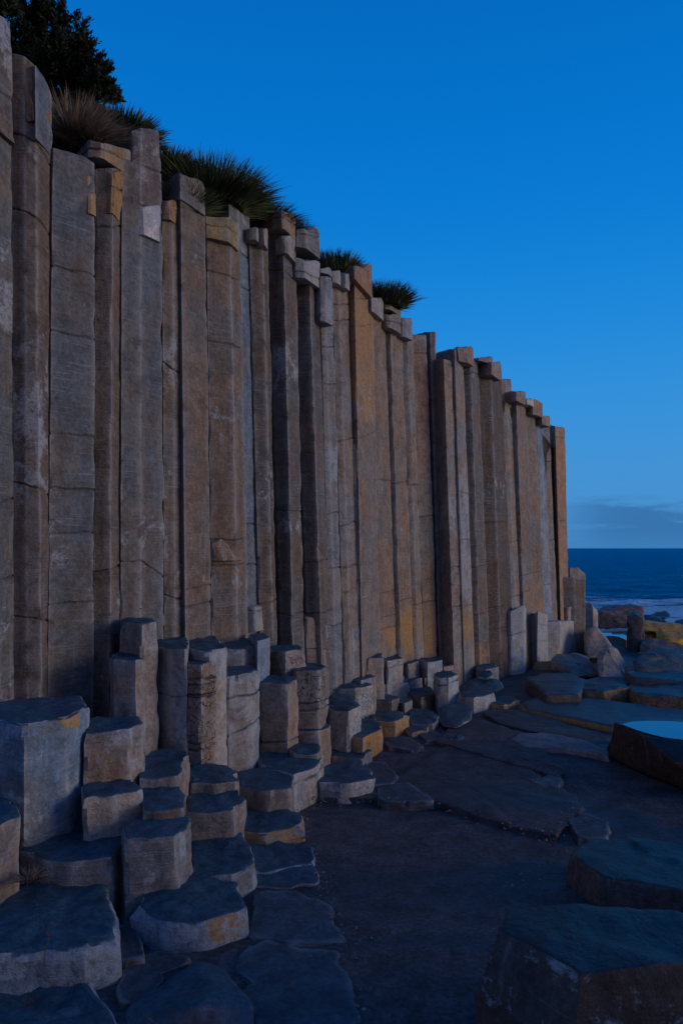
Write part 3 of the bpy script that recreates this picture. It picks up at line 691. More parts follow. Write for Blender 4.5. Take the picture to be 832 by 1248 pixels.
boulder('smooth pale slab sloping down from the cliff end', (.30, .26, .24), [(672, 802, 13.0), (700, 797, 13.1), (718, 803, 13.0), (727, 824, 12.6), (700, 824, 12.3), (690, 816, 12.4), (678, 797, 13.8), (715, 800, 13.9), (725, 822, 13.4), (672, 815, 12.7)], group=BG, amp=.045, freq=2.2, seg=.07, bev=.02, mat='column', sit=-.06)
boulder('small orange-fronted block under the broken pale columns', (.36, .20, .07), [(650, 820, 12.4), (651, 809, 12.5), (668, 807, 12.5), (683, 810, 12.4), (683, 819, 12.3), (652, 807, 13.0), (680, 807, 13.0)], group=BG, amp=.03, seg=.07, bev=.04, mat='column', rust=.8, crk=.4, sit=-.06)
boulder('small ochre block beside the sloping pale slab', (.30, .20, .11), [(684, 820, 12.2), (685, 811, 12.3), (697, 809, 12.4), (708, 818, 12.2), (706, 824, 12.0), (688, 809, 12.9), (704, 812, 12.9)], group=BG, amp=.03, seg=.07, bev=.04, mat='column', rust=.5, sit=-.06)
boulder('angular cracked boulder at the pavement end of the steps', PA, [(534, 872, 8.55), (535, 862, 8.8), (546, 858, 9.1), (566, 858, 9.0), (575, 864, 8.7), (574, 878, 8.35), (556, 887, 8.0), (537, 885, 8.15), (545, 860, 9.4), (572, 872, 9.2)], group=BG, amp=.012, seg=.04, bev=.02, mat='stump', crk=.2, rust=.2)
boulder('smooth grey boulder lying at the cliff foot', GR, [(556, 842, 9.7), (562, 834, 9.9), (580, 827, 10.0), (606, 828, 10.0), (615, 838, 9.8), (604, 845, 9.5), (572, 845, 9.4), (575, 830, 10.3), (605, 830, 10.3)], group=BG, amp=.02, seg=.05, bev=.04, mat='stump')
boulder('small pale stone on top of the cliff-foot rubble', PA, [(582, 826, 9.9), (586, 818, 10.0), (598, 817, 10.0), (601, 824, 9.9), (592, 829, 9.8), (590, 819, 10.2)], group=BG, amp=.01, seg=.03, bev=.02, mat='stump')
boulder('pointed pebble-like stone lying on the pavement near the steps', PA, [(550, 902, 7.6), (556, 895, 7.65), (565, 897, 7.7), (566, 903, 7.6), (558, 905, 7.55), (557, 899, 7.8)], group=BG, amp=.008, seg=.03, bev=.01)
boulder('little reddish chip of rock on the pavement beyond the lone stump', (.33, .16, .12), [(512, 975, 5.83), (527, 973, 5.9), (533, 974, 5.92), (525, 980, 5.78), (514, 979, 5.78), (522, 974, 5.95)], group=BG, amp=.005, seg=.02, bev=.006)
# rocks at the water's edge
boulder('long brown-topped block of stone beside the surf', (.28, .17, .12), [(727, 764, 19), (727, 745, 19.1), (735, 740, 19.4), (765, 737, 19.6), (782, 741, 19.3), (783, 760, 18.8), (766, 765, 18.8), (735, 740, 21), (780, 740, 21), (730, 765, 20.5), (783, 762, 20.5)], group=BG, amp=.045, freq=2.2, seg=.07, bev=.02, mat='column', rust=.3, crk=.6, sit=-.3)
boulder('pale squared block in front of the brown-topped one', (.27, .22, .18), [(729, 762, 18.6), (730, 747, 18.7), (744, 745, 18.8), (745, 762, 18.6), (730, 746, 19.3), (745, 745, 19.3)], group=BG, amp=.03, seg=.1, bev=.05, mat='column', sit=-.3)
boulder('second pale squared block joined to the first by a dark joint', (.25, .20, .17), [(746, 762, 18.5), (746, 746, 18.6), (762, 746, 18.6), (763, 763, 18.4), (748, 746, 19.3), (762, 747, 19.3)], group=BG, amp=.03, seg=.1, bev=.05, mat='column', sit=-.3)
boulder('black-faced upright block left of the yellow rocks', (.075, .06, .055), [(762, 796, 16.6), (763, 750, 17.0), (770, 747, 17.2), (783, 752, 17.0), (784, 790, 16.6), (776, 797, 16.4), (766, 748, 17.9), (782, 752, 17.9)], group=BG, amp=.045, freq=2.2, seg=.07, bev=.02, sit=-.06)
boulder('upper yellow rock slab along the waterline', YE, [(779, 767, 17.0), (780, 757, 17.2), (800, 758, 17.3), (832, 763, 17.2), (870, 770, 17.0), (870, 782, 16.8), (830, 776, 16.8), (800, 770, 16.9), (785, 757, 18.2), (870, 768, 18.2)], group=BG, amp=.045, freq=2.2, seg=.07, bev=.02, mat='column', rust=.3, crk=.4, sit=-.06)
boulder('lower yellow rock cube under the upper slab', (.9, .40, .03), [(780, 779, 16.9), (781, 769, 17.0), (798, 770, 17.0), (800, 780, 16.8), (782, 769, 17.6), (799, 770, 17.6)], group=BG, amp=.03, seg=.08, bev=.05, mat='column', rust=.4, sit=-.06)
boulder('rounded mustard block between the cube and the frame edge', (.9, .42, .03), [(800, 781, 16.9), (801, 770, 17.0), (818, 772, 17.0), (850, 778, 16.9), (850, 790, 16.7), (818, 784, 16.7), (803, 770, 17.7), (848, 776, 17.7)], group=BG, amp=.05, seg=.08, bev=.06, mat='column', rust=.4, sit=-.06)
boulder('brown rough rock beneath the yellow ones', (.20, .13, .09), [(776, 797, 16.2), (782, 782, 16.5), (800, 780, 16.6), (832, 790, 16.4), (870, 796, 16.2), (870, 806, 15.9), (800, 802, 15.9), (785, 781, 17.2), (860, 792, 17.2)], group=BG, amp=.045, freq=2.2, seg=.07, bev=.02, mat='column', rust=.2, sit=-.06)
boulder('dark brown low rock behind the tidal strip', (.14, .09, .06), [(728, 792, 15.8), (730, 777, 16.3), (745, 775, 16.4), (762, 781, 16.2), (763, 797, 15.6), (740, 797, 15.5), (732, 777, 16.9), (760, 781, 16.8)], group=BG, amp=.04, seg=.1, bev=.05, mat='column', sit=-.06)
boulder('flat black rock awash in the foam', (.05, .045, .045), [(786, 752, 23.8), (795, 748, 24.1), (812, 747, 24.4), (818, 751, 24.0), (810, 754, 23.6), (790, 754, 23.6), (800, 748, 25)], group=BG, amp=.06, seg=.15, bev=.06, sit=-.3)
boulder('dark brown rock between the surf and the yellow slab', (.12, .075, .05), [(780, 757, 20.5), (785, 751, 20.8), (800, 750, 21), (812, 757, 20.6), (810, 762, 20.3), (784, 762, 20.3), (790, 751, 21.6)], group=BG, amp=.06, seg=.14, bev=.06, sit=-.3)
boulder('small dark rock at the frame edge in the surf', (.06, .05, .05), [(821, 763, 20.8), (823, 757, 21.1), (834, 755, 21.3), (850, 759, 21.1), (848, 766, 20.6), (830, 757, 21.9)], group=BG, amp=.05, seg=.14, bev=.08, sit=-.3)

# ------------------------------------------------------------------ flat pavement slabs
PG = 'flat slabs lying on the rock pavement'
def flat(label, poly, z, tint=(.09, .08, .08), **kw):
    z *= .62
    kw.setdefault('rim', .012); kw.setdefault('rad', .03)
    S('flat' + label, poly, None, 0, label, tint, depth=(EYE - z) * F_PX / (max(p[1] for p in poly) - HOR), name='rock_slab', cat='rock slab', group=PG, mat='slab', taper=1.05, top_amp=.006, amp=.012, **kw)
flat('purple-grey pavement sheet with a crumbling toothed end', [(388, 972), (455, 958), (480, 948), (548, 905), (575, 906), (640, 934), (690, 962), (711, 982), (700, 996), (676, 1020), (620, 1005), (530, 977), (455, 972)], .035, (.11, .085, .09))
flat('long dark blue slab with a light notched end', [(530, 903), (556, 878), (585, 876), (640, 893), (688, 938), (683, 950), (655, 938), (590, 922)], .055)
flat('long rounded slab edging towards the orange ledge', [(586, 868), (600, 862), (640, 866), (742, 898), (742, 914), (700, 905), (610, 882)], .045, (.10, .085, .09))
flat('pale rough-textured strip of rock beyond the notched slab', [(622, 901), (634, 893), (668, 893), (712, 902), (742, 914), (742, 922), (690, 911), (640, 909)], .075, (.30, .26, .26), pale=.4)
flat('thin triangular slab past the toothed end of the sheet', [(690, 998), (712, 990), (738, 998), (745, 1008), (742, 1020), (705, 1022)], .045)
flat('small bright-edged slab beside the notched slab', [(642, 950), (672, 942), (686, 950), (682, 960), (660, 958)], .045, (.2, .19, .19))
flat('blue slab in front of the lone pavement-edge stump, pointed at one end', [(456, 972), (460, 957), (495, 952), (528, 972), (530, 976), (500, 979), (470, 977)], .05)
flat('dark flat slab between the steps and the toothed sheet', [(434, 945), (452, 927), (470, 929), (485, 945), (478, 954), (456, 957), (453, 962)], .06)
flat('oval flat slab below the ochre-faced stumps', [(467, 903), (480, 897), (498, 897), (517, 909), (506, 914), (475, 911)], .04)
flat('oval slab touching the small ochre-edged block', [(509, 893), (525, 889), (547, 899), (540, 904), (520, 903)], .035)
for nm_ in [o_ for o_ in col.objects if o_.name.startswith('rock_slab')][:3]: nm_.data.materials[0] = None
flat('foreground blue slab shaped like a broad fan', [(299, 1144), (308, 1100), (312, 1084), (366, 1084), (401, 1101), (420, 1146), (360, 1151)], .045, (.10, .11, .12))
flat('nearest blue slab beneath the fan-shaped one', [(285, 1178), (300, 1150), (325, 1144), (365, 1156), (415, 1156), (428, 1190), (440, 1250), (438, 1300), (330, 1300), (305, 1240)], .04, (.10, .11, .12))
flat('dark sunken slab between the rust-stained stump and the domed corner one', [(138, 1190), (175, 1160), (200, 1155), (240, 1165), (215, 1186), (165, 1225), (145, 1225)], .05)
flat('small blue shelf beside the large low stump', [(140, 1130), (158, 1122), (172, 1148), (176, 1165), (146, 1172)], .10)
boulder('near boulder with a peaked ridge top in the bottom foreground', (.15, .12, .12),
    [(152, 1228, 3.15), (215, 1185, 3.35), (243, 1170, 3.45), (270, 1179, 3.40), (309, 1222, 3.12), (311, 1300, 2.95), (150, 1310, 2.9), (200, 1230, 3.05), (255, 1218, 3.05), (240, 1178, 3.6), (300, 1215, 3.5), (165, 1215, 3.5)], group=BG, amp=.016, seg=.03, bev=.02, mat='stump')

# ------------------------------------------------------------------ dry plants at the steps
def blades_bm(n, rad, length, seed, spread=1.0, width=.006, droop=.5, up=.35, segs=4, aim=None):
    rnd = random.Random(seed); bm = bmesh.new()
    for _ in range(n):
        a = rnd.uniform(0, 2 * math.pi); r = rad * math.sqrt(rnd.random())
        p = Vector((math.cos(a) * r, math.sin(a) * r, 0))
        el = up + (1 - up) * rnd.random() ** .8
        d = Vector((math.cos(a + rnd.uniform(-.5, .5)) * spread * (1 - el * .8), math.sin(a + rnd.uniform(-.5, .5)) * spread * (1 - el * .8), el)).normalized()
        L = length * rnd.uniform(.7, 1.06)
        side = d.cross(Vector((rnd.uniform(-1, 1), rnd.uniform(-1, 1), .3))).normalized()
        prev = None
        for k in range(segs + 1):
            t = k / segs
            q = p + d * L * t + Vector((d.x, d.y, -1)) * (droop * L * t * t * .35)
            w = width * (1 - t) ** .7 * .5 + .0004
            a_, b_ = bm.verts.new(q - side * w), bm.verts.new(q + side * w)
            if prev: bm.faces.new((prev[0], prev[1], b_, a_))
            prev = (a_, b_)
    return bm

def tussock(label, px, py, Y, rad, length, n, mat, seed, scale=(1, 1, 1), name='grass_tussock', group='plants growing along the cliff top', **kw):
    kw['width'] = kw.get('width', .006) * (1.35 if name == 'grass_tussock' else 1)
    bm = blades_bm(int(n * 1.7), rad * 1.2, length * .92, seed, **kw)
    for v in bm.verts: v.co = Vector((v.co.x * scale[0], v.co.y * scale[1], v.co.z * scale[2]))
    o = bpy.data.objects.new(name, None)
    me = bpy.data.meshes.new(name); bm.to_mesh(me); bm.free(); me.materials.append(M[mat])
    o = bpy.data.objects.new(name, me); col.objects.link(o)
    o.location = at(px, py, Y)
    tag(o, label, 'plant' if 'twig' in name else 'grass tussock' if 'tussock' in name else 'shrub', group)
    return o

# ------------------------------------------------------------------ hillside behind the columns
sky = [(-80, 60), (0, 60), (30, 110), (60, 130), (64, 205), (116, 215), (160, 215), (197, 275), (222, 275), (250, 290), (290, 300), (325, 305), (360, 318), (390, 346), (425, 356), (452, 380), (490, 402), (520, 425), (560, 450), (600, 475), (640, 507), (665, 530), (676, 545)]
bm = bmesh.new(); rows = []
for px, py in sky:
    r = []
    for k, (dY, dpy) in enumerate(((.30, 4), (.65, -2), (1.1, -6), (2.2, 6), (5, 30), (12, 60))):
        Y = wallY(px) + .1
        p = at(px, py + dpy, Y + dY) if k < 3 else None
        if k == 0:
            b0 = at(px, py, Y + .28); b0 = Vector((b0.x, b0.y, -.3)); r.append(bm.verts.new(b0))
            r.append(bm.verts.new(Vector((b0.x, b0.y, at(px, py + 4, Y + .28).z))))
            a0 = at(px, py + 4, Y + .28)
        else:
            q = a0 + INW * dY
            q.z = a0.z + min(dY, .9) * (.10 if px < 640 else 0) + noise.noise(q * 2) * .06
            r.append(bm.verts.new(q))
    rows.append(r)
for a, b in zip(rows, rows[1:]):
    for i in range(len(a) - 1): bm.faces.new((a[i], b[i], b[i + 1], a[i + 1]))
hill = link_mesh('hillside', bm, M['soil'], None, 50); tag(hill, kind='structure')
hill['label'] = 'dark earth bank behind the columns'

# cliff-top plants
GP = 'plants growing along the cliff top'
tussock('dry grey-brown spiky tussock under the tree', 90, 184, 5.95, .10, .50, 1700, 'grass_dry', 1, spread=1.5, droop=.5, up=.1, width=.006)
tussock('low olive bush right of the dry tussock', 142, 180, 6.3, .22, .30, 1300, 'grass_green', 2, spread=1.2, width=.012)
tussock('small round bush between two column heads', 204, 218, 6.7, .12, .30, 800, 'grass_green', 3, width=.012)
tussock('big dark green spiky tussock, the largest on the cliff top', 252, 258, 7.0, .30, .50, 2600, 'grass_green', 4, spread=1.35, droop=.5, width=.008)
tussock('dark drooping tussock beside the largest one', 312, 286, 7.7, .20, .42, 1500, 'grass_dark', 5, spread=1.5, droop=.9, width=.009)
tussock('small tuft left of the largest tussock', 222, 262, 6.6, .10, .36, 700, 'grass_green', 16, spread=1.2, width=.008)
tussock('upright green tuft above the toothed cap stones', 406, 338, 8.6, .19, .32, 900, 'grass_green', 6, width=.010, up=.5)
tussock('low green tuft next to the golden-brown column', 419, 342, 8.8, .12, .22, 600, 'grass_green', 7, width=.010)
tussock('dark bristly tussock past the golden-brown column', 466, 374, 9.6, .22, .36, 1200, 'grass_dark', 8, width=.010, up=.3)
tussock('thin sprig of leaves sticking out past the bristly tussock', 482, 372, 9.8, .07, .18, 160, 'grass_dark', 9, width=.010, up=.1)
tussock('bushy olive growth filling the dip behind the broken orange cap', 122, 172, 6.3, .14, .26, 1000, 'grass_green', 21, spread=1.2, width=.012)
tussock('dry brown clump hanging right behind the wide flat-faced column', 112, 190, 6.0, .08, .34, 700, 'grass_dry', 22, spread=1.6, up=.1)
tussock('rounded dark green bush between the largest tussock and the drooping one', 290, 268, 7.4, .16, .34, 1300, 'grass_green', 23, spread=1.4, width=.009)
tussock('tiny green tuft between two grey heads', 366, 290, 8.3, .05, .22, 120, 'grass_dark', 10, width=.010)
tussock('dry grass tuft in the gap above the large low stump', 36, 1072, 3.75, .03, .10, 60, 'twig', 11, name='dry_grass_tuft', group='dry stalks among the steps', spread=1.6, up=.1, width=.004)

def tube(bm, pts, rads, n=6):
    prev = None
    for i, (p, r) in enumerate(zip(pts, rads)):
        d = (pts[min(i + 1, len(pts) - 1)] - pts[max(i - 1, 0)]).normalized()
        a = d.orthogonal().normalized(); b = d.cross(a)
        ring = [bm.verts.new(p + (a * math.cos(2 * math.pi * k / n) + b * math.sin(2 * math.pi * k / n)) * r) for k in range(n)]
        if prev:
            for k in range(n): bm.faces.new((prev[k], prev[(k + 1) % n], ring[(k + 1) % n], ring[k]))
        prev = ring

bm = bmesh.new()
pts = [at(52, 1192, 3.02), at(56, 1160, 3.03), at(60, 1142, 3.03), at(58, 1130, 3.04)]
tube(bm, pts, [.0025, .002, .0015, .001], 5)
tube(bm, [at(60, 1142, 3.03), at(55, 1133, 3.02), at(50, 1124, 3.03)], [.0014, .001, .0006], 4)
tube(bm, [at(60, 1142, 3.03), at(63, 1136, 3.04)], [.0014, .0006], 4)
o = link_mesh('dry_twig', bm, M['twig'], None, None); tag(o, 'bare forked twig standing before the large low stump', 'twig')

# ------------------------------------------------------------------ tree
def tree(label, basept, blobs, n_leaf, seed, leaf=.05):
    rnd = random.Random(seed)
    e = bpy.data.objects.new('conifer_tree', None); col.objects.link(e); e.location = basept
    tag(e, label, 'tree')
    tr = bmesh.new(); tips = []
    cen = sum((b[0] for b in blobs), Vector()) / len(blobs)
    fork = basept.lerp(cen, .35)
    tube(tr, [basept, basept.lerp(fork, .6) + Vector((.03, 0, 0)), fork], [.07, .055, .045], 8)
    for c, r in blobs:
        m = fork.lerp(c, .5) + Vector((rnd.uniform(-.06, .06), rnd.uniform(-.06, .06), .06))
        tube(tr, [fork, m, c], [.03, .02, .008], 5)
        for _ in range(22):
            d = Vector((rnd.gauss(0, 1), rnd.gauss(0, 1), rnd.gauss(.25, .8))).normalized()
            s_ = m.lerp(c, rnd.uniform(.2, 1))
            q = c + d * r * rnd.uniform(.5, 1.3)
            k = s_.lerp(q, .5) + Vector((0, 0, .02))
            tube(tr, [s_, k, q], [.007, .004, .002], 3)
            tips.append((s_, q, d, r))
    o = link_mesh('trunk', tr, M['bark'], e); o.data.transform(Matrix.Translation(-basept))
    cr = bmesh.new()
    per = n_leaf // len(tips)
    for s_, q, d, r in tips:
        for _ in range(per):
            t = rnd.random() ** .55
            p = s_.lerp(q, .25 + .8 * t) + Vector((rnd.gauss(0, 1), rnd.gauss(0, 1), rnd.gauss(0, .8))) * r * .085
            g = (d * .9 + Vector((rnd.gauss(0, .6), rnd.gauss(0, .6), rnd.gauss(.35, .5)))).normalized()
            sd = g.cross(Vector((rnd.gauss(0, 1), rnd.gauss(0, 1), rnd.gauss(0, 1)))).normalized()
            L = leaf * rnd.uniform(.5, 1.2); w = leaf * .14
            cr.faces.new([cr.verts.new(x) for x in (p - sd * w * .4, p + g * L * .5 - sd * w, p + g * L, p + g * L * .5 + sd * w)])
    me = bpy.data.meshes.new('crown'); cr.to_mesh(me); cr.free(); me.materials.append(M['needles'])
    c_ = bpy.data.objects.new('crown', me); col.objects.link(c_); me.transform(Matrix.Translation(-basept)); c_.parent = e
TY = 6.9
B = lambda px, py, r, dy=0: (at(px, py, TY + dy), r * TY / F_PX)
tree('dark wind-shaped conifer leaning out over the cliff top', at(35, 175, TY + .15),
     [B(28, 20, 24), B(58, 14, 18), B(22, 50, 20, -.1), B(78, 34, 24, .1), B(98, 55, 22), B(60, 48, 22, .25), B(82, 78, 24, -.1), B(112, 82, 20, .1), B(124, 92, 17), B(118, 116, 22, -.1), B(98, 108, 18, .2), B(56, 84, 18, .3), B(134, 112, 11), B(40, 66, 18, .2), B(106, 126, 14), B(66, 64, 16, -.2), B(42, 96, 20, .1), B(72, 108, 20, .2), B(60, 128, 18, .3), B(86, 128, 16, .1), B(20, 84, 18), B(44, 30, 16, .2), B(126, 104, 14, -.1), B(94, 92, 20, .3)], 52000, 5, .05)
tree('second conifer of which only a sprig shows over the nearest column', at(-40, 60, 6.3), [(at(-18, -8, 6.3), .22), (at(4, 3, 6.3), .10), (at(-30, -30, 6.3), .25)], 5000, 8, .055)

# unseen rocks added beside the viewer to keep low light off the near pavement
for lab, pts in (('tall unseen outcrop added beside the viewer to shade the pavement', [(2.9, -2.5, 0), (6.5, -2.5, 0), (6.5, 4.6, 0), (3.1, 4.4, 0), (3.1, -2.2, 1.7), (5.8, -2.2, 1.8), (5.6, 4.0, .85), (3.3, 3.9, .7), (3.2, 1.5, 1.25)]),
                 ('lower unseen outcrop added for shade next to the tall one', [(3.9, 4.7, 0), (7, 4.7, 0), (6.6, 7.4, 0), (4.3, 7.1, 0), (4.0, 4.9, .55), (6.3, 5, .6), (6.0, 7.0, .35), (4.5, 6.9, .35)])):
    px = [(CX + a / b * F_PX, HOR - (c - .2 - EYE) / b * F_PX, b) for a, b, c in pts if abs(b) > .01]
    boulder(lab, (.10, .08, .07), px, group=BG, amp=.08, seg=.16, bev=.12)

rnd = random.Random(77); bm = bmesh.new()
edge_px = [(440, 1245), (425, 1160), (405, 1095), (392, 1070), (372, 1015), (362, 985), (395, 978), (455, 978), (530, 980), (610, 1008), (672, 1023), (706, 990), (650, 950), (560, 905), (520, 900), (575, 870), (640, 850), (700, 1035), (600, 1100)]
for (ax, ay), (bx, by) in zip(edge_px, edge_px[1:]):
    for _ in range(34):
        t = rnd.random(); py = ay + (by - ay) * t + rnd.gauss(0, 6); pxx = ax + (bx - ax) * t + rnd.gauss(0, 9)
        if py < 845: continue
        p = at(pxx, py, EYE * F_PX / (py - HOR)); r = .004 + .014 * rnd.random() ** 3
        vs_ = [bm.verts.new(p + Vector((rnd.uniform(-1, 1), rnd.uniform(-1, 1), rnd.uniform(-.4, .8))) * r + Vector((0, 0, .03))) for _ in range(7)]
        g_ = bmesh.ops.convex_hull(bm, input=vs_)
        bmesh.ops.delete(bm, geom=[v for v in vs_ if not v.link_faces], context='VERTS')
gr = link_mesh('gravel', bm, M['slab'], None, None); gr.color = (.30, .25, .23, 1); tag(gr, 'scattered gravel crumbs along the slab edges', kind='stuff')

# ------------------------------------------------------------------ ground, sea
def axis(lo, hi, step, far, k=1.35):
    a = []; x = lo
    while x <= hi: a.append(x); x += step
    s_ = step; x = hi
    while x < far: s_ *= k; x += s_; a.append(x)
    s_ = step; x = lo; b = []
    while x > -far: s_ *= k; x -= s_; b.append(x)
    return list(reversed(b)) + a
def ground_z(x, y):
    sh = max(0, y - 18.5) 
    z = noise.noise(Vector((x * .35, y * .35, 0))) * .05 + noise.noise(Vector((x * 1.3, y * 1.3, 4))) * .018 + max(0, noise.noise(Vector((x * .5 - y * .3, y * .7 + x * .3, 7)))) * .05 - .02
    if x > -1: z += noise.noise(Vector((x * 4, y * 4, 8))) * .004
    z -= min(4.0, sh * .22)
    if x > 12: z -= min(3.0, (x - 12) * .2)
    if y > 16 and x > 4.5: z -= max(0, min(.30, (y - 16) * .1))
    return z
xs = axis(-8, 14, .14, 6000); ys = axis(-4, 26, .14, 9000)
bm = bmesh.new()
g = [[bm.verts.new((x, y, ground_z(x, y))) for x in xs] for y in ys]
for a, b in zip(g, g[1:]):
    for i in range(len(xs) - 1): bm.faces.new((a[i], a[i + 1], b[i + 1], b[i]))
s = NT('platform_rock')
geo = s.n('ShaderNodeNewGeometry'); P = geo.outputs['Position']
mpd = s.n('ShaderNodeMapping', {'Vector': P, 'Rotation': (0, 0, R(35)), 'Scale': (.35, 1.3, 1)}).outputs[0]
a = s.noise(mpd, 1.0, 6, .6, .6); b2 = s.noise(P, 5, 8, .7); b3 = s.noise(P, 40, 5, .75); b5 = s.noise(P, 160, 3, .8)
wet = s.ss(a, .44, .58)
c = s.mix(wet, c4(.085, .064, .068), c4(.030, .042, .055))
vv = s.ss(b2, .3, .7, .6, 1.4); c = s.mix(1.0, c, s.n('ShaderNodeCombineColor', {0: vv, 1: vv, 2: vv}).outputs[0], 'MULTIPLY')
vv = s.ss(b3, .3, .7, .6, 1.4); c = s.mix(1.0, c, s.n('ShaderNodeCombineColor', {0: vv, 1: vv, 2: vv}).outputs[0], 'MULTIPLY')
c = s.mix(s.ss(b5, .74, .82, 0, .35), c, c4(.3, .27, .25))
hgt = s.math('ADD', s.math('MULTIPLY', b2, .5), s.math('ADD', s.math('MULTIPLY', b3, .22), s.math('MULTIPLY', b5, .05)))
bp = s.n('ShaderNodeBump', {'Strength': .5, 'Distance': .03, 'Height': hgt}).outputs[0]
rg = s.n('ShaderNodeMapRange', {0: wet, 3: .8, 4: .5}).outputs[0]
bs = s.n('ShaderNodeBsdfPrincipled', {'Base Color': c, 'Roughness': rg, 'Normal': bp, 'Specular IOR Level': .3})
s.n('ShaderNodeOutputMaterial', {0: bs.outputs[0]}); M['ground'] = s.m
for o_ in col.objects:
    if o_.name.startswith('rock_slab') and o_.data.materials[0] is None: o_.data.materials[0] = s.m
o = link_mesh('ground', bm, M['ground'], None, None)
for p in o.data.polygons: p.use_smooth = True
tag(o, kind='structure')

SEA = -.5
s = NT('sea_water')
geo = s.n('ShaderNodeNewGeometry'); P = geo.outputs['Position']
sep = s.n('ShaderNodeSeparateXYZ', {0: P})
mw = s.n('ShaderNodeMapping', {'Vector': P, 'Rotation': (0, 0, R(-12)), 'Scale': (.35, 1, 1)}).outputs[0]
w1 = s.noise(mw, .55, 7, .66, .5); w2 = s.noise(mw, 2.2, 5, .65, .4); w3 = s.noise(mw, .05, 4, .6)
hgt = s.math('ADD', s.math('MULTIPLY', w1, 1.6), s.math('MULTIPLY', w2, .30))
hgt = s.math('ADD', hgt, s.math('MULTIPLY', w3, 5.0))
bp = s.n('ShaderNodeBump', {'Strength': 1.0, 'Distance': .9, 'Height': hgt}).outputs[0]
fm = s.noise(s.n('ShaderNodeMapping', {'Vector': P, 'Rotation': (0, 0, R(-10)), 'Scale': (.30, .8, 1)}).outputs[0], .42, 8, .68, 1.4)
fine = s.noise(P, 2.2, 6, .75, .8)
near = s.ss(sep.outputs[1], 42, 27)
ff = s.math('ADD', s.math('MULTIPLY', fm, .75), s.math('MULTIPLY', fine, .25))
ff = s.math('ADD', ff, s.math('MULTIPLY', near, .185))
foam = s.math('MULTIPLY', s.ss(ff, .545, .63), s.ss(sep.outputs[1], 46, 34))
caps = s.math('MULTIPLY', s.ss(w1, .70, .76), s.math('MULTIPLY', s.ss(fine, .5, .6), .18))
foam = s.math('MAXIMUM', foam, caps)
bc = s.mix(s.ss(w1, .38, .62), c4(.0, .002, .012), c4(.0, .016, .065))
bc = s.mix(foam, bc, c4(.80, .95, 1.0))
rg = s.n('ShaderNodeMapRange', {0: foam, 3: .25, 4: .8}).outputs[0]
df = s.n('ShaderNodeBsdfDiffuse', {'Color': bc, 'Normal': bp}); gl = s.n('ShaderNodeBsdfGlossy', {'Color': c4(.01, .27, .40), 'Roughness': .12, 'Normal': bp})
fr = s.math('MULTIPLY', s.n('ShaderNodeLayerWeight', {0: .35, 'Normal': bp}).outputs['Fresnel'], s.math('SUBTRACT', .95, s.math('MULTIPLY', foam, .6)), True)
bs = s.n('ShaderNodeMixShader', {0: fr, 1: df.outputs[0], 2: gl.outputs[0]})
s.n('ShaderNodeOutputMaterial', {0: bs.outputs[0]}); M['sea'] = s.m
bm = bmesh.new(); rows = []
Ys = []; y = 14.0
while y < 12000: Ys.append(y); y *= 1.02 if y < 200 else 1.08
Xs = axis(0, 60, .6, 9000, 1.12)
Xs = [x for x in Xs if x > -3000]
for y in Ys:
    am = .16 * max(.2, min(1, (y - 16) / 20))
    rows.append([bm.verts.new((x, y, SEA + am * (noise.noise(Vector((x * .22, y * .5, 1))) + .6 * noise.noise(Vector((x * .7, y * 1.3, 3)))) * (1 if y < 400 else 0))) for x in Xs])
for a, b in zip(rows, rows[1:]):
    for i in range(len(Xs) - 1): bm.faces.new((a[i], a[i + 1], b[i + 1], b[i]))
o = link_mesh('sea', bm, M['sea'], None, None)
for p in o.data.polygons: p.use_smooth = True
tag(o, kind='structure')

bm = bmesh.new()
bm.faces.new([bm.verts.new(at(px, py, 1.97 * F_PX / (py - HOR))) for px, py in ((722, 770), (768, 769), (770, 780), (724, 781))])
tp = link_mesh('tide_pool_water', bm, M['pool'], None, None); tag(tp, kind='structure'); tp['label'] = 'strip of tidal water among the far rocks'

# ------------------------------------------------------------------ sky and light
LIGHT_AZ = Vector((1.0, -.15, 0)).normalized()
s = NT('World', True)
tc = s.n('ShaderNodeTexCoord').outputs['Generated']
sp = s.n('ShaderNodeSeparateXYZ', {0: tc})
sky_n = s.n('ShaderNodeTexSky', sky_type='NISHITA', sun_disc=False, sun_elevation=R(1.0), sun_rotation=math.atan2(LIGHT_AZ.x, LIGHT_AZ.y))
z = sp.outputs[2]
ramp = s.n('ShaderNodeValToRGB', {0: s.math('MULTIPLY', z, 1.0, True)})
cr = ramp.color_ramp; cr.interpolation = 'B_SPLINE'
def lin(r, g, b): return tuple(((x / 255 + .055) / 1.055) ** 2.4 if x > 10 else x / 255 / 12.92 for x in (r, g, b)) + (1,)
stops = [(0, lin(66, 132, 192)), (.05, lin(70, 144, 206)), (.14, lin(60, 146, 216)), (.26, lin(30, 138, 218)), (.40, lin(0, 122, 212)), (.58, lin(0, 106, 194)), (.75, lin(0, 90, 170)), (1, lin(0, 66, 130))]
cr.elements[0].position = 0; cr.elements[0].color = stops[0][1]
cr.elements[1].position = 1; cr.elements[1].color = stops[-1][1]
for p_, c_ in stops[1:-1]:
    e = cr.elements.new(p_); e.color = c_
skyc = ramp.outputs[0]
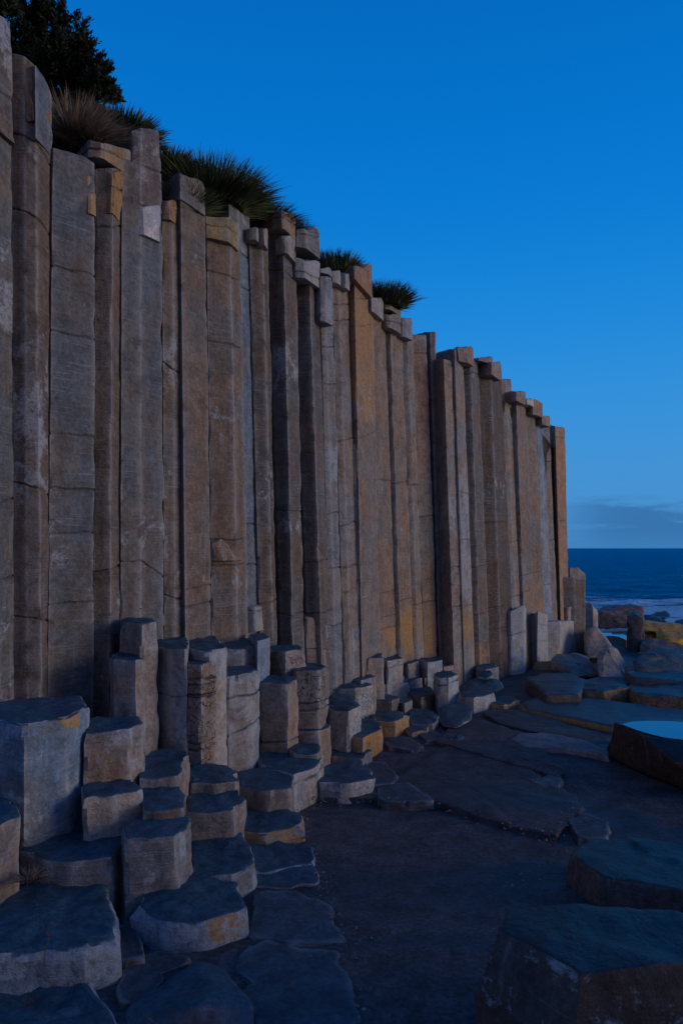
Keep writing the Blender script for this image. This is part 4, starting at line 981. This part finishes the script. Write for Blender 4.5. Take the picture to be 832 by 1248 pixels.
# low cloud bank over the sea
cm = s.n('ShaderNodeMapping', {'Vector': tc, 'Scale': (3.5, 3.5, 30)}).outputs[0]
cn = s.noise(cm, 1.6, 7, .6, .3)
band = s.math('MULTIPLY', s.ss(z, .082, .055), s.ss(z, .0, .03, .6, 1))
az = s.ss(sp.outputs[0], .25, .36)
cf = s.math('MULTIPLY', s.math('MULTIPLY', s.ss(s.math('ADD', cn, s.math('MULTIPLY', s.ss(z, .08, .03), .22)), .5, .68), band), az)
skyc = s.mix(s.math('MULTIPLY', cf, .75), skyc, lin(46, 104, 162))
# after-glow low over the horizon behind the viewer's shoulder
dt = s.n('ShaderNodeVectorMath', {0: tc, 1: (LIGHT_AZ.x, LIGHT_AZ.y, 0)}, operation='DOT_PRODUCT').outputs['Value']
back = s.ss(sp.outputs[1], .25, -.35)
skyc = s.mix(s.math('MULTIPLY', back, s.ss(z, .8, .2)), skyc, c4(.150, .125, .138))
glow = s.math('MULTIPLY', s.ss(dt, .6, 1.0), s.ss(z, .35, .0))
skyc = s.mix(glow, skyc, c4(.75, .60, .52))
add = s.mix(1.0, skyc, s.mix(1.0, sky_n.outputs[0], c4(.004, .004, .004), 'MULTIPLY'), 'ADD')
bg = s.n('ShaderNodeBackground', {0: add, 1: 1.0})
s.n('ShaderNodeOutputWorld', {0: bg.outputs[0]})

ld = bpy.data.lights.new('sun', 'SUN'); ld.energy = .98; ld.angle = R(28); ld.color = (1.0, .87, .76)
lo = bpy.data.objects.new('sun', ld); col.objects.link(lo)
el = R(9)
d = Vector((LIGHT_AZ.x * math.cos(el), LIGHT_AZ.y * math.cos(el), math.sin(el)))
lo.rotation_euler = d.to_track_quat('Z', 'Y').to_euler(); lo.location = d * 30

cam = bpy.data.cameras.new('camera'); cam.sensor_fit = 'VERTICAL'; cam.sensor_height = 36; cam.sensor_width = 24
cam.lens = 36 * F_PX / 1248; cam.shift_y = (HOR - 624) / 1248 ; cam.clip_end = 20000; cam.clip_start = .05
co = bpy.data.objects.new('camera', cam); col.objects.link(co)
co.location = (0, 0, EYE); co.rotation_euler = (R(90), 0, 0); scene.camera = co
vs = scene.view_settings; vs.view_transform = 'Standard'; vs.look = 'None'; vs.exposure = 0; vs.gamma = 1; vs.use_curve_mapping = False
scene.cycles.use_denoising = True
